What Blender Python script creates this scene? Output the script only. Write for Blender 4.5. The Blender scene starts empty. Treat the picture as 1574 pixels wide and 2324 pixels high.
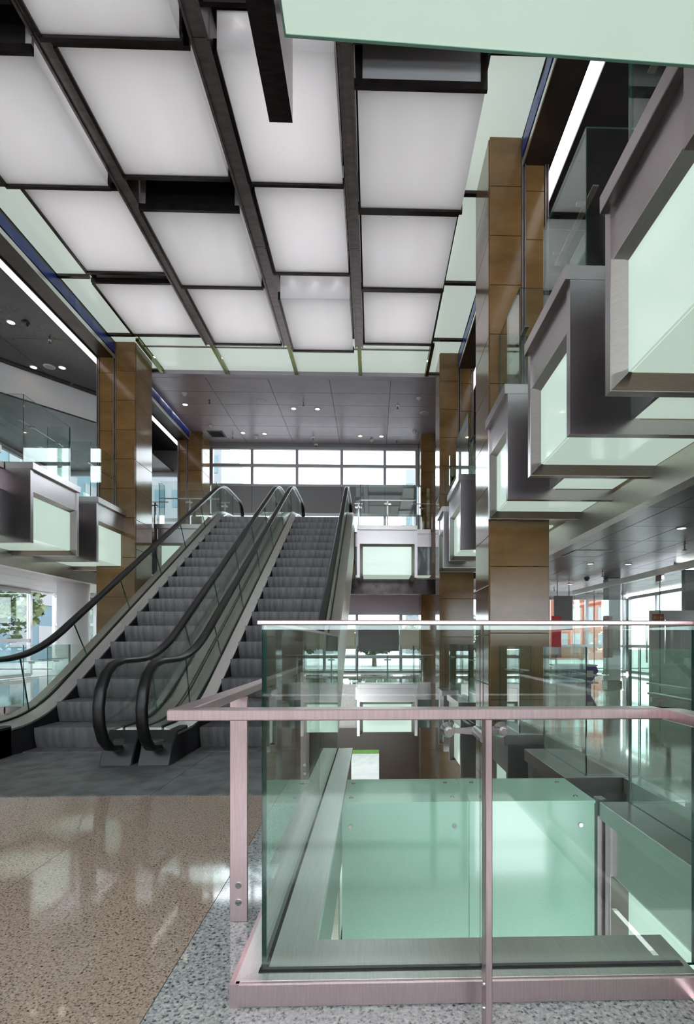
import bpy, bmesh, math, random
from mathutils import Vector, Matrix
random.seed(4)
S = bpy.context.scene
COL = S.collection

# ------------------------------------------------------------------ camera
FPX = 1167.0
cam_d = bpy.data.cameras.new('camera')
cam = bpy.data.objects.new('camera', cam_d)
COL.objects.link(cam)
S.camera = cam
cam_d.sensor_fit = 'VERTICAL'
cam_d.sensor_height = 36.0
cam_d.sensor_width = 36.0 * 1574 / 2324
cam_d.lens = 36.0 * FPX / 2324
cam_d.shift_x = -(875.6 - 787.0) / 2324
cam_d.shift_y = (1457.0 - 1162.0) / 2324
cam_d.clip_start = 0.05
cam_d.clip_end = 300
cam.location = (0, 0, 1.15)
cam.rotation_euler = (math.radians(90), 0, math.radians(-1.5))

# ------------------------------------------------------------------ world, exposure
W = bpy.data.worlds.new('overcast_sky')
S.world = W
W.use_nodes = True
W.node_tree.nodes['Background'].inputs['Color'].default_value = (0.93, 0.96, 1.0, 1)
W.node_tree.nodes['Background'].inputs['Strength'].default_value = 7.6
S.view_settings.view_transform = 'Standard'
S.view_settings.look = 'None'
S.view_settings.exposure = 0.12
S.view_settings.gamma = 1.0
S.view_settings.use_curve_mapping = False
S.cycles.use_denoising = True
S.cycles.transparent_max_bounces = 28
S.cycles.max_bounces = 6
S.cycles.diffuse_bounces = 3
S.cycles.glossy_bounces = 4
S.cycles.use_adaptive_sampling = True
S.cycles.adaptive_threshold = 0.01
S.cycles.use_light_tree = False
S.cycles.caustics_reflective = False
S.cycles.sample_clamp_indirect = 4.0

# ------------------------------------------------------------------ materials
MATS = {}
TUBE = 5.6

def new_mat(name):
    m = bpy.data.materials.new(name)
    m.use_nodes = True
    MATS[name] = m
    nt = m.node_tree
    return m, nt, nt.nodes['Principled BSDF']

def plain(name, col, rough=0.5, metal=0.0, emit=None, es=0.0, coat=0.0, spec=0.5):
    m, nt, b = new_mat(name)
    b.inputs['Base Color'].default_value = (*col, 1)
    b.inputs['Roughness'].default_value = rough
    b.inputs['Metallic'].default_value = metal
    b.inputs['Specular IOR Level'].default_value = spec
    b.inputs['Coat Weight'].default_value = coat
    b.inputs['Coat Roughness'].default_value = 0.04
    if emit:
        b.inputs['Emission Color'].default_value = (*emit, 1)
        b.inputs['Emission Strength'].default_value = es
    return m

def noisy(name, c1, c2, scale, rough, metal=0.0, stretch=(1, 1, 1), detail=4.0, lo=0.35, hi=0.65,
          bump=0.0, coat=0.0, c3=None, rvar=0.0, world=False):
    m, nt, b = new_mat(name)
    N = nt.nodes
    L = nt.links
    tc = N.new('ShaderNodeTexCoord')
    mp = N.new('ShaderNodeMapping')
    mp.inputs['Scale'].default_value = stretch
    if world:
        L.new(N.new('ShaderNodeNewGeometry').outputs['Position'], mp.inputs['Vector'])
    else:
        L.new(tc.outputs['Object'], mp.inputs['Vector'])
    nz = N.new('ShaderNodeTexNoise')
    nz.inputs['Scale'].default_value = scale
    nz.inputs['Detail'].default_value = detail
    nz.inputs['Roughness'].default_value = 0.6
    L.new(mp.outputs['Vector'], nz.inputs['Vector'])
    cr = N.new('ShaderNodeValToRGB')
    cr.color_ramp.elements[0].position = lo
    cr.color_ramp.elements[0].color = (*c1, 1)
    cr.color_ramp.elements[1].position = hi
    cr.color_ramp.elements[1].color = (*c2, 1)
    if c3:
        e = cr.color_ramp.elements.new((lo + hi) / 2)
        e.color = (*c3, 1)
    L.new(nz.outputs['Fac'], cr.inputs['Fac'])
    L.new(cr.outputs['Color'], b.inputs['Base Color'])
    b.inputs['Roughness'].default_value = rough
    b.inputs['Metallic'].default_value = metal
    b.inputs['Coat Weight'].default_value = coat
    b.inputs['Coat Roughness'].default_value = 0.03
    if rvar:
        mr = N.new('ShaderNodeMapRange')
        mr.inputs['To Min'].default_value = max(0.02, rough - rvar)
        mr.inputs['To Max'].default_value = rough + rvar
        L.new(nz.outputs['Fac'], mr.inputs['Value'])
        L.new(mr.outputs['Result'], b.inputs['Roughness'])
    if bump:
        bp = N.new('ShaderNodeBump')
        bp.inputs['Strength'].default_value = bump
        bp.inputs['Distance'].default_value = 0.01
        L.new(nz.outputs['Fac'], bp.inputs['Height'])
        L.new(bp.outputs['Normal'], b.inputs['Normal'])
    return m

def stripes(name, c1, c2, scale, axis, rough, metal, bump=0.4, spots=None):
    m, nt, b = new_mat(name)
    N = nt.nodes
    L = nt.links
    tc = N.new('ShaderNodeTexCoord')
    wv = N.new('ShaderNodeTexWave')
    wv.bands_direction = axis
    wv.inputs['Scale'].default_value = scale
    wv.inputs['Distortion'].default_value = 0.0
    L.new(tc.outputs['Object'], wv.inputs['Vector'])
    nz = N.new('ShaderNodeTexNoise')
    nz.inputs['Scale'].default_value = 5.0
    nz.inputs['Detail'].default_value = 5.0
    mp = N.new('ShaderNodeMapping')
    mp.inputs['Scale'].default_value = (2.5, 1, 0.35) if spots else (1, 1, 1)
    L.new(tc.outputs['Object'], mp.inputs['Vector'])
    L.new(mp.outputs['Vector'], nz.inputs['Vector'])
    cr = N.new('ShaderNodeValToRGB')
    cr.color_ramp.elements[0].color = (*c1, 1)
    cr.color_ramp.elements[1].color = (*c2, 1)
    L.new(wv.outputs['Fac'], cr.inputs['Fac'])
    mx = N.new('ShaderNodeMixRGB')
    mx.blend_type = 'MULTIPLY'
    mx.inputs['Fac'].default_value = 0.75
    r2 = N.new('ShaderNodeValToRGB')
    r2.color_ramp.elements[0].position = 0.35
    r2.color_ramp.elements[0].color = (0.35, 0.35, 0.36, 1)
    r2.color_ramp.elements[1].position = 0.6
    r2.color_ramp.elements[1].color = (1, 1, 1, 1)
    L.new(nz.outputs['Fac'], r2.inputs['Fac'])
    L.new(cr.outputs['Color'], mx.inputs['Color1'])
    L.new(r2.outputs['Color'], mx.inputs['Color2'])
    L.new(mx.outputs['Color'], b.inputs['Base Color'])
    b.inputs['Roughness'].default_value = rough
    b.inputs['Metallic'].default_value = metal
    bp = N.new('ShaderNodeBump')
    bp.inputs['Strength'].default_value = bump
    bp.inputs['Distance'].default_value = 0.004
    L.new(wv.outputs['Fac'], bp.inputs['Height'])
    L.new(bp.outputs['Normal'], b.inputs['Normal'])
    return m

def granite(name, stops, scale=70.0, rough=0.1):
    m, nt, b = new_mat(name)
    N = nt.nodes
    L = nt.links
    tc = N.new('ShaderNodeTexCoord')
    geo = N.new('ShaderNodeNewGeometry')
    vo = N.new('ShaderNodeTexVoronoi')
    vo.inputs['Scale'].default_value = scale
    L.new(geo.outputs['Position'], vo.inputs['Vector'])
    nz = N.new('ShaderNodeTexNoise')
    nz.inputs['Scale'].default_value = scale * 0.55
    nz.inputs['Detail'].default_value = 3.0
    L.new(geo.outputs['Position'], nz.inputs['Vector'])
    sep = N.new('ShaderNodeSeparateColor')
    L.new(vo.outputs['Color'], sep.inputs['Color'])
    ad = N.new('ShaderNodeMath')
    ad.operation = 'MULTIPLY_ADD'
    ad.inputs[1].default_value = 0.45
    L.new(sep.outputs['Red'], ad.inputs[0])
    sc = N.new('ShaderNodeMath')
    sc.operation = 'MULTIPLY_ADD'
    sc.inputs[1].default_value = 1.5
    sc.inputs[2].default_value = -0.48
    L.new(nz.outputs['Fac'], sc.inputs[0])
    L.new(sc.outputs[0], ad.inputs[2])
    cr = N.new('ShaderNodeValToRGB')
    els = cr.color_ramp.elements
    els[0].position, els[0].color = stops[0][0], (*stops[0][1], 1)
    els[1].position, els[1].color = stops[-1][0], (*stops[-1][1], 1)
    for p, c in stops[1:-1]:
        e = els.new(p)
        e.color = (*c, 1)
    L.new(ad.outputs[0], cr.inputs['Fac'])
    L.new(cr.outputs['Color'], b.inputs['Base Color'])
    b.inputs['Roughness'].default_value = rough
    b.inputs['Coat Weight'].default_value = 0.5
    b.inputs['Coat Roughness'].default_value = 0.05
    return m

def glass_mat(name, tint, refl=1.0):
    m = bpy.data.materials.new(name)
    m.use_nodes = True
    MATS[name] = m
    nt = m.node_tree
    N = nt.nodes
    L = nt.links
    N.remove(N['Principled BSDF'])
    out = N['Material Output']
    tr = N.new('ShaderNodeBsdfTransparent')
    tr.inputs['Color'].default_value = (*tint, 1)
    gl = N.new('ShaderNodeBsdfGlossy')
    gl.inputs['Roughness'].default_value = 0.0
    gl.inputs['Color'].default_value = (0.92, 1.0, 0.96, 1)
    lw = N.new('ShaderNodeLayerWeight')      # Schlick reflectance, the same on both faces of the pane
    lw.inputs['Blend'].default_value = 0.5
    pw = N.new('ShaderNodeMath')
    pw.operation = 'POWER'
    pw.inputs[1].default_value = 5.0
    L.new(lw.outputs['Facing'], pw.inputs[0])
    mu = N.new('ShaderNodeMath')
    mu.operation = 'MULTIPLY_ADD'
    mu.inputs[1].default_value = 0.9 * refl
    mu.inputs[2].default_value = 0.045 * refl
    mu.use_clamp = True
    L.new(pw.outputs[0], mu.inputs[0])
    mx = N.new('ShaderNodeMixShader')
    L.new(mu.outputs[0], mx.inputs[0])
    L.new(tr.outputs[0], mx.inputs[1])
    L.new(gl.outputs[0], mx.inputs[2])
    L.new(mx.outputs[0], out.inputs['Surface'])
    return m

noisy('steel', (0.43, 0.39, 0.40), (0.48, 0.435, 0.445), 9.0, 0.29, 1.0, (1, 1, 30), 2.0)
noisy('steel_flat', (0.47, 0.43, 0.43), (0.50, 0.46, 0.46), 6.0, 0.30, 1.0, (1, 1, 20), 1.0)
noisy('steel_light', (0.72, 0.72, 0.70), (0.80, 0.79, 0.77), 6.0, 0.34, 1.0, (30, 1, 1), 2.0, rvar=0.03)
noisy('steel_frame', (0.56, 0.54, 0.49), (0.64, 0.61, 0.56), 9.0, 0.38, 1.0, (1, 1, 20), 2.0, rvar=0.03)
noisy('steel_rose', (0.58, 0.43, 0.44), (0.66, 0.50, 0.51), 9.0, 0.32, 1.0, (20, 20, 1), 2.0, rvar=0.03)
plain('chrome', (0.72, 0.70, 0.70), 0.08, 1.0)
noisy('bronze_dark', (0.030, 0.023, 0.022), (0.065, 0.05, 0.05), 5.0, 0.22, 0.7, (1, 6, 1), 2.0)
noisy('channel_steel', (0.20, 0.165, 0.165), (0.28, 0.235, 0.235), 4.0, 0.3, 0.6, (1, 3, 1), 3.0, rvar=0.06)
plain('bar_green_reflect', (0.16, 0.17, 0.06), 0.15, 1.0)  # polished bars, the ceiling glass's yellow-green reflection put into their colour
plain('spider_steel', (0.42, 0.38, 0.38), 0.28, 1.0)
plain('cavity_black', (0.003, 0.003, 0.003), 0.9)
noisy('stone', (0.115, 0.058, 0.019), (0.25, 0.14, 0.05), 1.3, 0.14, 0.0, (1, 1, 2.2), 8.0, lo=0.25, hi=0.78, coat=0.0, world=True)
plain('stone_joint', (0.03, 0.02, 0.01), 0.8)
granite('granite_tan', [(0.0, (0.02, 0.015, 0.012)), (0.2, (0.13, 0.09, 0.07)), (0.38, (0.45, 0.335, 0.262)),
                        (0.75, (0.56, 0.43, 0.345)), (1.0, (0.72, 0.60, 0.50))], 190.0, 0.07)
granite('granite_grey', [(0.0, (0.012, 0.013, 0.015)), (0.2, (0.09, 0.095, 0.10)), (0.36, (0.36, 0.37, 0.37)),
                         (0.75, (0.60, 0.61, 0.59)), (1.0, (0.8, 0.79, 0.74))], 130.0, 0.08)
plain('joint_dark', (0.05, 0.04, 0.035), 0.8)
plain('lit_white', (0.72, 0.72, 0.74), 0.18, emit=(0.98, 0.97, 1.0), es=0.40, coat=0.3)
def opal_mat(name, col):
    m = bpy.data.materials.new(name)
    m.use_nodes = True
    MATS[name] = m
    nt = m.node_tree
    N = nt.nodes
    L = nt.links
    N.remove(N['Principled BSDF'])
    tr = N.new('ShaderNodeBsdfTranslucent')
    tr.inputs['Color'].default_value = (*col, 1)
    di = N.new('ShaderNodeBsdfDiffuse')
    di.inputs['Color'].default_value = (*col, 1)
    gl = N.new('ShaderNodeBsdfGlossy')
    gl.inputs['Roughness'].default_value = 0.06
    m1 = N.new('ShaderNodeMixShader')
    m1.inputs[0].default_value = 0.45
    L.new(tr.outputs[0], m1.inputs[1])
    L.new(di.outputs[0], m1.inputs[2])
    lw = N.new('ShaderNodeLayerWeight')
    lw.inputs['Blend'].default_value = 0.5
    pw = N.new('ShaderNodeMath')
    pw.operation = 'POWER'
    pw.inputs[1].default_value = 5.0
    L.new(lw.outputs['Facing'], pw.inputs[0])
    mu = N.new('ShaderNodeMath')
    mu.operation = 'MULTIPLY_ADD'
    mu.inputs[1].default_value = 0.9
    mu.inputs[2].default_value = 0.05
    L.new(pw.outputs[0], mu.inputs[0])
    m2 = N.new('ShaderNodeMixShader')
    L.new(mu.outputs[0], m2.inputs[0])
    L.new(m1.outputs[0], m2.inputs[1])
    L.new(gl.outputs[0], m2.inputs[2])
    L.new(m2.outputs[0], N['Material Output'].inputs['Surface'])

opal_mat('opal', (0.86, 0.855, 0.875))
plain('box_tube', (1, 1, 1), 0.5, emit=(1, 0.99, 0.98), es=TUBE)
plain('lit_side', (0.72, 0.72, 0.72), 0.18, emit=(1.0, 0.99, 0.97), es=0.55, coat=0.3)
plain('lit_green', (0.60, 0.72, 0.65), 0.15, emit=(0.79, 1.0, 0.87), es=0.49, coat=0.3)
plain('lit_pale', (0.62, 0.70, 0.64), 0.2, emit=(0.86, 1.0, 0.90), es=0.42, coat=0.3)
plain('panel_grey', (0.42, 0.41, 0.42), 0.3, coat=0.2)
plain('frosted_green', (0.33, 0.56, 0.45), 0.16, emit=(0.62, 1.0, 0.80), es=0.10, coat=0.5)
plain('recess_glass', (0.16, 0.21, 0.20), 0.12, coat=0.5)
glass_mat('glass', (0.935, 0.972, 0.955), 1.0)
glass_mat('glass_clear', (0.955, 0.98, 0.97), 0.9)
glass_mat('window_glass', (0.93, 0.965, 0.975), 0.7)
plain('glass_edge', (0.006, 0.05, 0.038), 0.1, coat=0.5)
plain('glass_top', (0.22, 0.42, 0.36), 0.15, coat=0.5)
noisy('ceiling_grey', (0.33, 0.285, 0.325), (0.37, 0.32, 0.36), 2.0, 0.32, 0.3)
noisy('ceiling_dark', (0.035, 0.033, 0.037), (0.045, 0.043, 0.047), 2.0, 0.27, 0.0)
plain('seam_dark', (0.02, 0.02, 0.02), 0.7)
noisy('soffit_brown', (0.05, 0.04, 0.035), (0.085, 0.07, 0.06), 2.0, 0.3, 0.5)
plain('white_light', (0.9, 0.9, 0.9), 0.4, emit=(1, 0.99, 0.97), es=1.5)
plain('white_paint', (0.72, 0.70, 0.71), 0.4)
plain('lilac_paint', (0.60, 0.54, 0.60), 0.12, coat=0.4)
plain('grey_paint', (0.19, 0.185, 0.19), 0.5)
plain('blue_film', (0.012, 0.035, 0.26), 0.3)
plain('rubber', (0.006, 0.0055, 0.006), 0.34, spec=0.35)
plain('base_black', (0.012, 0.0125, 0.014), 0.32)
stripes('step_riser', (0.09, 0.086, 0.09), (0.30, 0.285, 0.295), 38.0, 'X', 0.45, 0.3, 0.5, spots=True)
stripes('ribbed_plate', (0.13, 0.14, 0.14), (0.33, 0.34, 0.34), 26.0, 'X', 0.42, 0.4, 0.5)
plain('frame_alu', (0.33, 0.32, 0.33), 0.35, 0.7)
plain('downlight_glow', (1, 1, 1), 0.4, emit=(1.0, 0.86, 0.62), es=9.0)
plain('tube_glow', (1, 1, 1), 0.4, emit=(0.95, 1.0, 1.0), es=14.0)
plain('white_plastic', (0.6, 0.58, 0.58), 0.4)
plain('dark_plastic', (0.05, 0.05, 0.05), 0.4)
plain('red_paint', (0.62, 0.035, 0.05), 0.35)
plain('sign_red', (0.42, 0.02, 0.02), 0.4)
plain('sign_gold', (0.85, 0.62, 0.22), 0.4)
plain('cream_board', (0.80, 0.76, 0.62), 0.6)
plain('orange_wall', (0.22, 0.05, 0.018), 0.8)
plain('far_white', (0.17, 0.18, 0.19), 0.8)
plain('far_blue', (0.075, 0.125, 0.15), 0.4)
plain('far_window', (0.16, 0.20, 0.24), 0.1)
plain('purple_paint', (0.12, 0.07, 0.30), 0.35)
plain('tyre', (0.02, 0.02, 0.02), 0.8)
noisy('paving', (0.20, 0.205, 0.205), (0.26, 0.26, 0.255), 3.0, 0.7)
noisy('grass', (0.035, 0.11, 0.01), (0.07, 0.17, 0.02), 12.0, 0.9)
noisy('leaf', (0.018, 0.04, 0.01), (0.075, 0.11, 0.03), 3.0, 0.6)
noisy('bark', (0.10, 0.07, 0.05), (0.20, 0.15, 0.11), 8.0, 0.9)
noisy('basement_floor', (0.10, 0.075, 0.06), (0.15, 0.115, 0.09), 3.0, 0.12)
plain('brown_wall', (0.10, 0.055, 0.035), 0.25)
M = MATS

# ------------------------------------------------------------------ mesh builder
class MB:
    def __init__(self, fn=None):
        self.v = []
        self.f = []
        self.m = []
        self.fn = fn

    def _add(self, vs, fs, mi=0):
        o = len(self.v)
        if self.fn:
            vs = [self.fn(*p) for p in vs]
        self.v += [tuple(p) for p in vs]
        for i, f in enumerate(fs):
            self.f.append([a + o for a in f])
            self.m.append(mi[i] if isinstance(mi, (list, tuple)) else mi)
        return self

    def box(self, x0, x1, y0, y1, z0, z1, mi=0):
        vs = [(x0, y0, z0), (x1, y0, z0), (x1, y1, z0), (x0, y1, z0), (x0, y0, z1), (x1, y0, z1), (x1, y1, z1), (x0, y1, z1)]
        fs = [(0, 3, 2, 1), (4, 5, 6, 7), (0, 1, 5, 4), (2, 3, 7, 6), (1, 2, 6, 5), (3, 0, 4, 7)]
        return self._add(vs, fs, mi)

    def hexa(self, vs, mi=0):
        fs = [(0, 3, 2, 1), (4, 5, 6, 7), (0, 1, 5, 4), (2, 3, 7, 6), (1, 2, 6, 5), (3, 0, 4, 7)]
        return self._add(vs, fs, mi)

    def prism(self, pts, axis, a0, a1, mi=0, cap=0):
        # pts 2D polygon; axis 'x': pts=(y,z); 'y': pts=(x,z); 'z': pts=(x,y)
        n = len(pts)
        def mk(p, a):
            return {'x': (a, p[0], p[1]), 'y': (p[0], a, p[1]), 'z': (p[0], p[1], a)}[axis]
        vs = [mk(p, a0) for p in pts] + [mk(p, a1) for p in pts]
        fs = [list(range(n))[::-1], list(range(n, 2 * n))]
        ms = [cap, cap]
        for i in range(n):
            j = (i + 1) % n
            fs.append([i, j, n + j, n + i])
            ms.append(mi)
        return self._add(vs, fs, ms)

    def cyl(self, p0, p1, r0, r1=None, n=14, mi=0):
        r1 = r0 if r1 is None else r1
        p0 = Vector(p0)
        p1 = Vector(p1)
        d = (p1 - p0).normalized()
        a = d.orthogonal().normalized()
        b = d.cross(a)
        vs = []
        for p, r in ((p0, r0), (p1, r1)):
            for i in range(n):
                t = 2 * math.pi * i / n
                vs.append(tuple(p + a * (r * math.cos(t)) + b * (r * math.sin(t))))
        fs = [list(range(n))[::-1], list(range(n, 2 * n))]
        for i in range(n):
            j = (i + 1) % n
            fs.append([i, j, n + j, n + i])
        return self._add(vs, fs, mi)

    def sweep(self, prof, stations, mi=0, closed=True, caps=True):
        # stations: list of lists of 3D points (same length)
        n = len(stations[0])
        vs = [p for st in stations for p in st]
        fs = []
        for k in range(len(stations) - 1):
            for i in range(n if closed else n - 1):
                j = (i + 1) % n
                fs.append([k * n + i, k * n + j, (k + 1) * n + j, (k + 1) * n + i])
        if caps and closed:
            fs.append(list(range(n))[::-1])
            e = (len(stations) - 1) * n
            fs.append([e + i for i in range(n)])
        return self._add(vs, fs, mi)

    def mesh(self, name, mats, off=(0, 0, 0), smooth=False, bevel=0.0):
        me = bpy.data.meshes.new(name)
        vs = [(p[0] - off[0], p[1] - off[1], p[2] - off[2]) for p in self.v]
        me.from_pydata(vs, [], self.f)
        for mm in mats:
            me.materials.append(mm)
        me.polygons.foreach_set('material_index', self.m)
        bm = bmesh.new()
        bm.from_mesh(me)
        bmesh.ops.recalc_face_normals(bm, faces=bm.faces)
        if bevel > 0:
            bmesh.ops.bevel(bm, geom=[e for e in bm.edges], offset=bevel, segments=1, affect='EDGES', clamp_overlap=True)
        bm.to_mesh(me)
        bm.free()
        if smooth:
            for p in me.polygons:
                p.use_smooth = True
        return me

def _mats(m):
    return [M[k] for k in (m if isinstance(m, (list, tuple)) else [m])]

def wpos(o):
    p = Vector((0, 0, 0))
    while o:
        p += o.location
        o = o.parent
    return p

def thing(name, label, cat, loc, group=None):
    o = bpy.data.objects.new(name, None)
    COL.objects.link(o)
    o.empty_display_size = 0.1
    o.location = loc
    o['label'] = label
    o['category'] = cat
    if group:
        o['group'] = group
    return o

def part(name, mb, mat, parent, smooth=False, bevel=0.0, label=None):
    # origin at the centre of the part's bounding box
    xs = list(zip(*mb.v))
    c = [(min(a) + max(a)) / 2 for a in xs]
    me = mb.mesh(name, _mats(mat), c, smooth, bevel)
    o = bpy.data.objects.new(name, me)
    COL.objects.link(o)
    if parent:
        o.parent = parent
        o.location = Vector(c) - wpos(parent)
    else:
        o.location = c
    if label:
        o['label'] = label
    return o

def inst(name, me, parent, world_loc):
    o = bpy.data.objects.new(name, me)
    COL.objects.link(o)
    if parent:
        o.parent = parent
        o.location = Vector(world_loc) - wpos(parent)
    else:
        o.location = world_loc
    return o

def struct(name, mb, mat, label, cat, bevel=0.0):
    o = part(name, mb, mat, None, bevel=bevel)
    o['kind'] = 'structure'
    o['label'] = label
    o['category'] = cat
    return o

def struct_empty(name, label, cat, loc):
    o = thing(name, label, cat, loc)
    o['kind'] = 'structure'
    return o

def rng(a, b, st):
    n = max(1, int(round((b - a) / st)))
    return [a + (b - a) * i / n for i in range(n + 1)]

def B(*a, fn=None):
    return MB(fn).box(*a)

# ------------------------------------------------------------------ dimensions
ZF2, ZC = 4.16, 8.18           # upper floor, atrium ceiling plane
ZB = -4.3                      # lower floor
XR, XL, YF = 1.6, -5.8, 13.5   # outer faces of the edge boxes: right, left, far
REC = 0.47                     # depth of the recesses between edge boxes
YW = 18.1                      # far window wall
CEIL1 = 2.9

# ------------------------------------------------------------------ floors
def tiles(parent, name, x0, x1, y0, y1, nx, ny, z, mat, gap=0.0015, th=0.02):
    dx, dy = (x1 - x0) / nx, (y1 - y0) / ny
    me = B(-dx / 2 + gap, dx / 2 - gap, -dy / 2 + gap, dy / 2 - gap, -th, 0).mesh(name, _mats(mat))
    for i in range(nx):
        for j in range(ny):
            inst(name, me, parent, (x0 + (i + .5) * dx, y0 + (j + .5) * dy, z))

floor = struct('floor', MB().box(-11, 1.03, -5, 1.72, -.5, -.02).box(1.03, XR + REC + .1, -5, .25, -.5, 0).box(-11, -.34, 1.72, 5.6, -.5, -.02), 'joint_dark',
               'polished granite floor of the entrance level, tan field with a grey border', 'floor')
tiles(floor, 'granite_slab', -4.7, -.7, 0.4, 3.88, 4, 3, 0, 'granite_tan')
tiles(floor, 'granite_slab', -4.7, -.7, -5.0, 0.4, 4, 4, 0, 'granite_tan')
tiles(floor, 'granite_slab', -11, -4.7, -5.0, 5.6, 4, 6, 0, 'granite_tan')
tiles(floor, 'border_slab', -.7, -.36, 1.7, 5.6, 1, 4, 0, 'granite_grey')
tiles(floor, 'border_slab', -.7, 1.03, .7, 1.7, 1, 1, 0, 'granite_grey')
tiles(floor, 'granite_slab', -.7, 1.03, -5.0, .7, 2, 5, 0, 'granite_tan')

struct('floor', MB().box(XR + REC + .1, 9.0, -5, YW, -1.2, 0), 'granite_tan',
       'granite walkway of the entrance level behind the right glass balustrade', 'floor')
struct('floor', MB().box(-11, XL - REC - .1, 5.6, YW, -1.2, 0), 'granite_tan',
       'granite walkway of the entrance level behind the escalators at left', 'floor')
struct('floor', MB().box(XL - REC - .1, XR + REC + .1, YF + REC + .1, YW, -1.2, 0), 'granite_tan',
       'granite floor of the entrance level in front of the far windows', 'floor')
struct('floor', MB().box(XR + REC + .1, 9.0, -5, YW, 3.3, ZF2).box(XR + 1.3, 9.0, -5, YW, CEIL1, 3.3), 'granite_tan',
       'upper storey floor slab at right', 'floor')
struct('floor', MB().box(-11, XL - REC - .1, -5, YW, 3.3, ZF2).box(-11, XL - 1.3, -5, YW, CEIL1, 3.3), 'granite_tan',
       'upper storey floor slab at left', 'floor')
struct('floor', MB().box(XL - REC - .1, XR + REC + .1, YF + REC + .1, YW, 3.3, ZF2).box(XL - REC - .1, XR + REC + .1, YF + 1.05, YW, CEIL1, 3.3), 'granite_tan',
       'upper storey floor slab at the far end where the escalators land', 'floor')
struct('floor', MB().box(-11, 9, -5, 22, ZB - .3, ZB), 'basement_floor',
       'dark polished floor of the lower storey seen down the void', 'floor')

# metal floor plate in front of the escalators
pl = struct_empty('floor_plate', 'ribbed metal floor plate in front of the two escalators', 'floor plate', (-2.2, 4.5, 0))
pl['kind'] = 'structure'
for a, b in ((-4.7, -3.05), (-3.045, -1.66), (-1.655, -.7)):
    for c, d in ((3.885, 4.70), (4.705, 5.4)):
        part('plate', B(a, b, c, d, -.015, .006), 'ribbed_plate', pl)

# ------------------------------------------------------------------ columns
def column(x0, x1, y0, y1, label, inner, z_top=ZC, flat_below=2.9):
    """stone-clad column; inner=-1: atrium lies at lower x, +1: at higher x"""
    t = thing('stone_column', label, 'column', ((x0 + x1) / 2, (y0 + y1) / 2, ZB), 'stone clad columns around the atrium')
    part('core', B(x0 + .03, x1 - .03, y0 + .03, y1 - .03, ZB, z_top), 'stone_joint', t)
    def face(a, b, c, d, z0, z1, n):
        h = (z1 - z0) / n
        me = B(-(b - a) / 2, (b - a) / 2, -(d - c) / 2, (d - c) / 2, -h / 2 + .003, h / 2 - .003).mesh('stone_panel', _mats('stone'), bevel=.004)
        for i in range(n):
            inst('stone_panel', me, t, ((a + b) / 2, (c + d) / 2, z0 + (i + .5) * h))
    # upper part: two front panels with metal tracks, lower: one wide panel
    if inner < 0:
        s1, s2, s3, s4 = x0, x0 + .44, x0 + .51, x1 - .06
        fa, fb = (s1, s2), (s3, s4)
        tr = ((s2, s3), (s4, x1))
    else:
        s1, s2, s3, s4 = x1, x1 - .44, x1 - .51, x0 + .06
        fa, fb = (s2, s1), (s4, s3)
        tr = ((s3, s2), (x0, s4))
    face(fa[0], fa[1], y0 - .01, y0 + .03, ZF2 - .1, z_top, 6)
    face(fb[0], fb[1], y0 + .01, y0 + .05, ZF2 - .1, z_top - .05, 6)
    for a, b in tr:
        k = part('metal_track', MB().box(a + .005, a + .022, y0 - .015, y0 + .05, ZF2 - .1, z_top).box(b - .022, b - .005, y0 - .015, y0 + .05, ZF2 - .1, z_top).box(a + .02, b - .02, y0 + .03, y0 + .05, ZF2 - .1, z_top), 'channel_steel', t)
    face(x0, x1, y0 - .01, y0 + .03, ZB, ZF2 - .1, 9)
    xin = (x0 - .01, x0 + .03) if inner < 0 else (x1 - .03, x1 + .01)
    xou = (x1 - .03, x1 + .01) if inner < 0 else (x0 - .01, x0 + .03)
    face(xin[0], xin[1], y0 + .032, y1, ZB, z_top, 18)
    face(xou[0], xou[1], y0 + .052, y1, ZB, z_top, 18)
    return t

column(1.63, 2.46, 7.12, 8.05, 'polished brown stone column, nearest and tallest in view, right of the light ceiling', -1)
column(1.64, 2.46, 12.47, 13.3, 'polished brown stone column at right, second behind the nearest one', -1)
column(1.62, 2.44, 17.1, 17.9, 'slim brown stone column at the right end of the far upper window', -1)
column(-6.45, -5.56, 12.2, 13.1, 'polished brown stone column left of the escalators', 1)
column(-6.42, -5.62, 17.1, 17.9, 'brown stone column at the left end of the far upper window', 1)

# ------------------------------------------------------------------ edge boxes (backlit)
def fn_right(u, v, z):
    return (XR + v, u, z)

def fn_left(u, v, z):
    return (XL - v, u, z)

def fn_far(u, v, z):
    return (u, YF + v, z)

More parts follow.
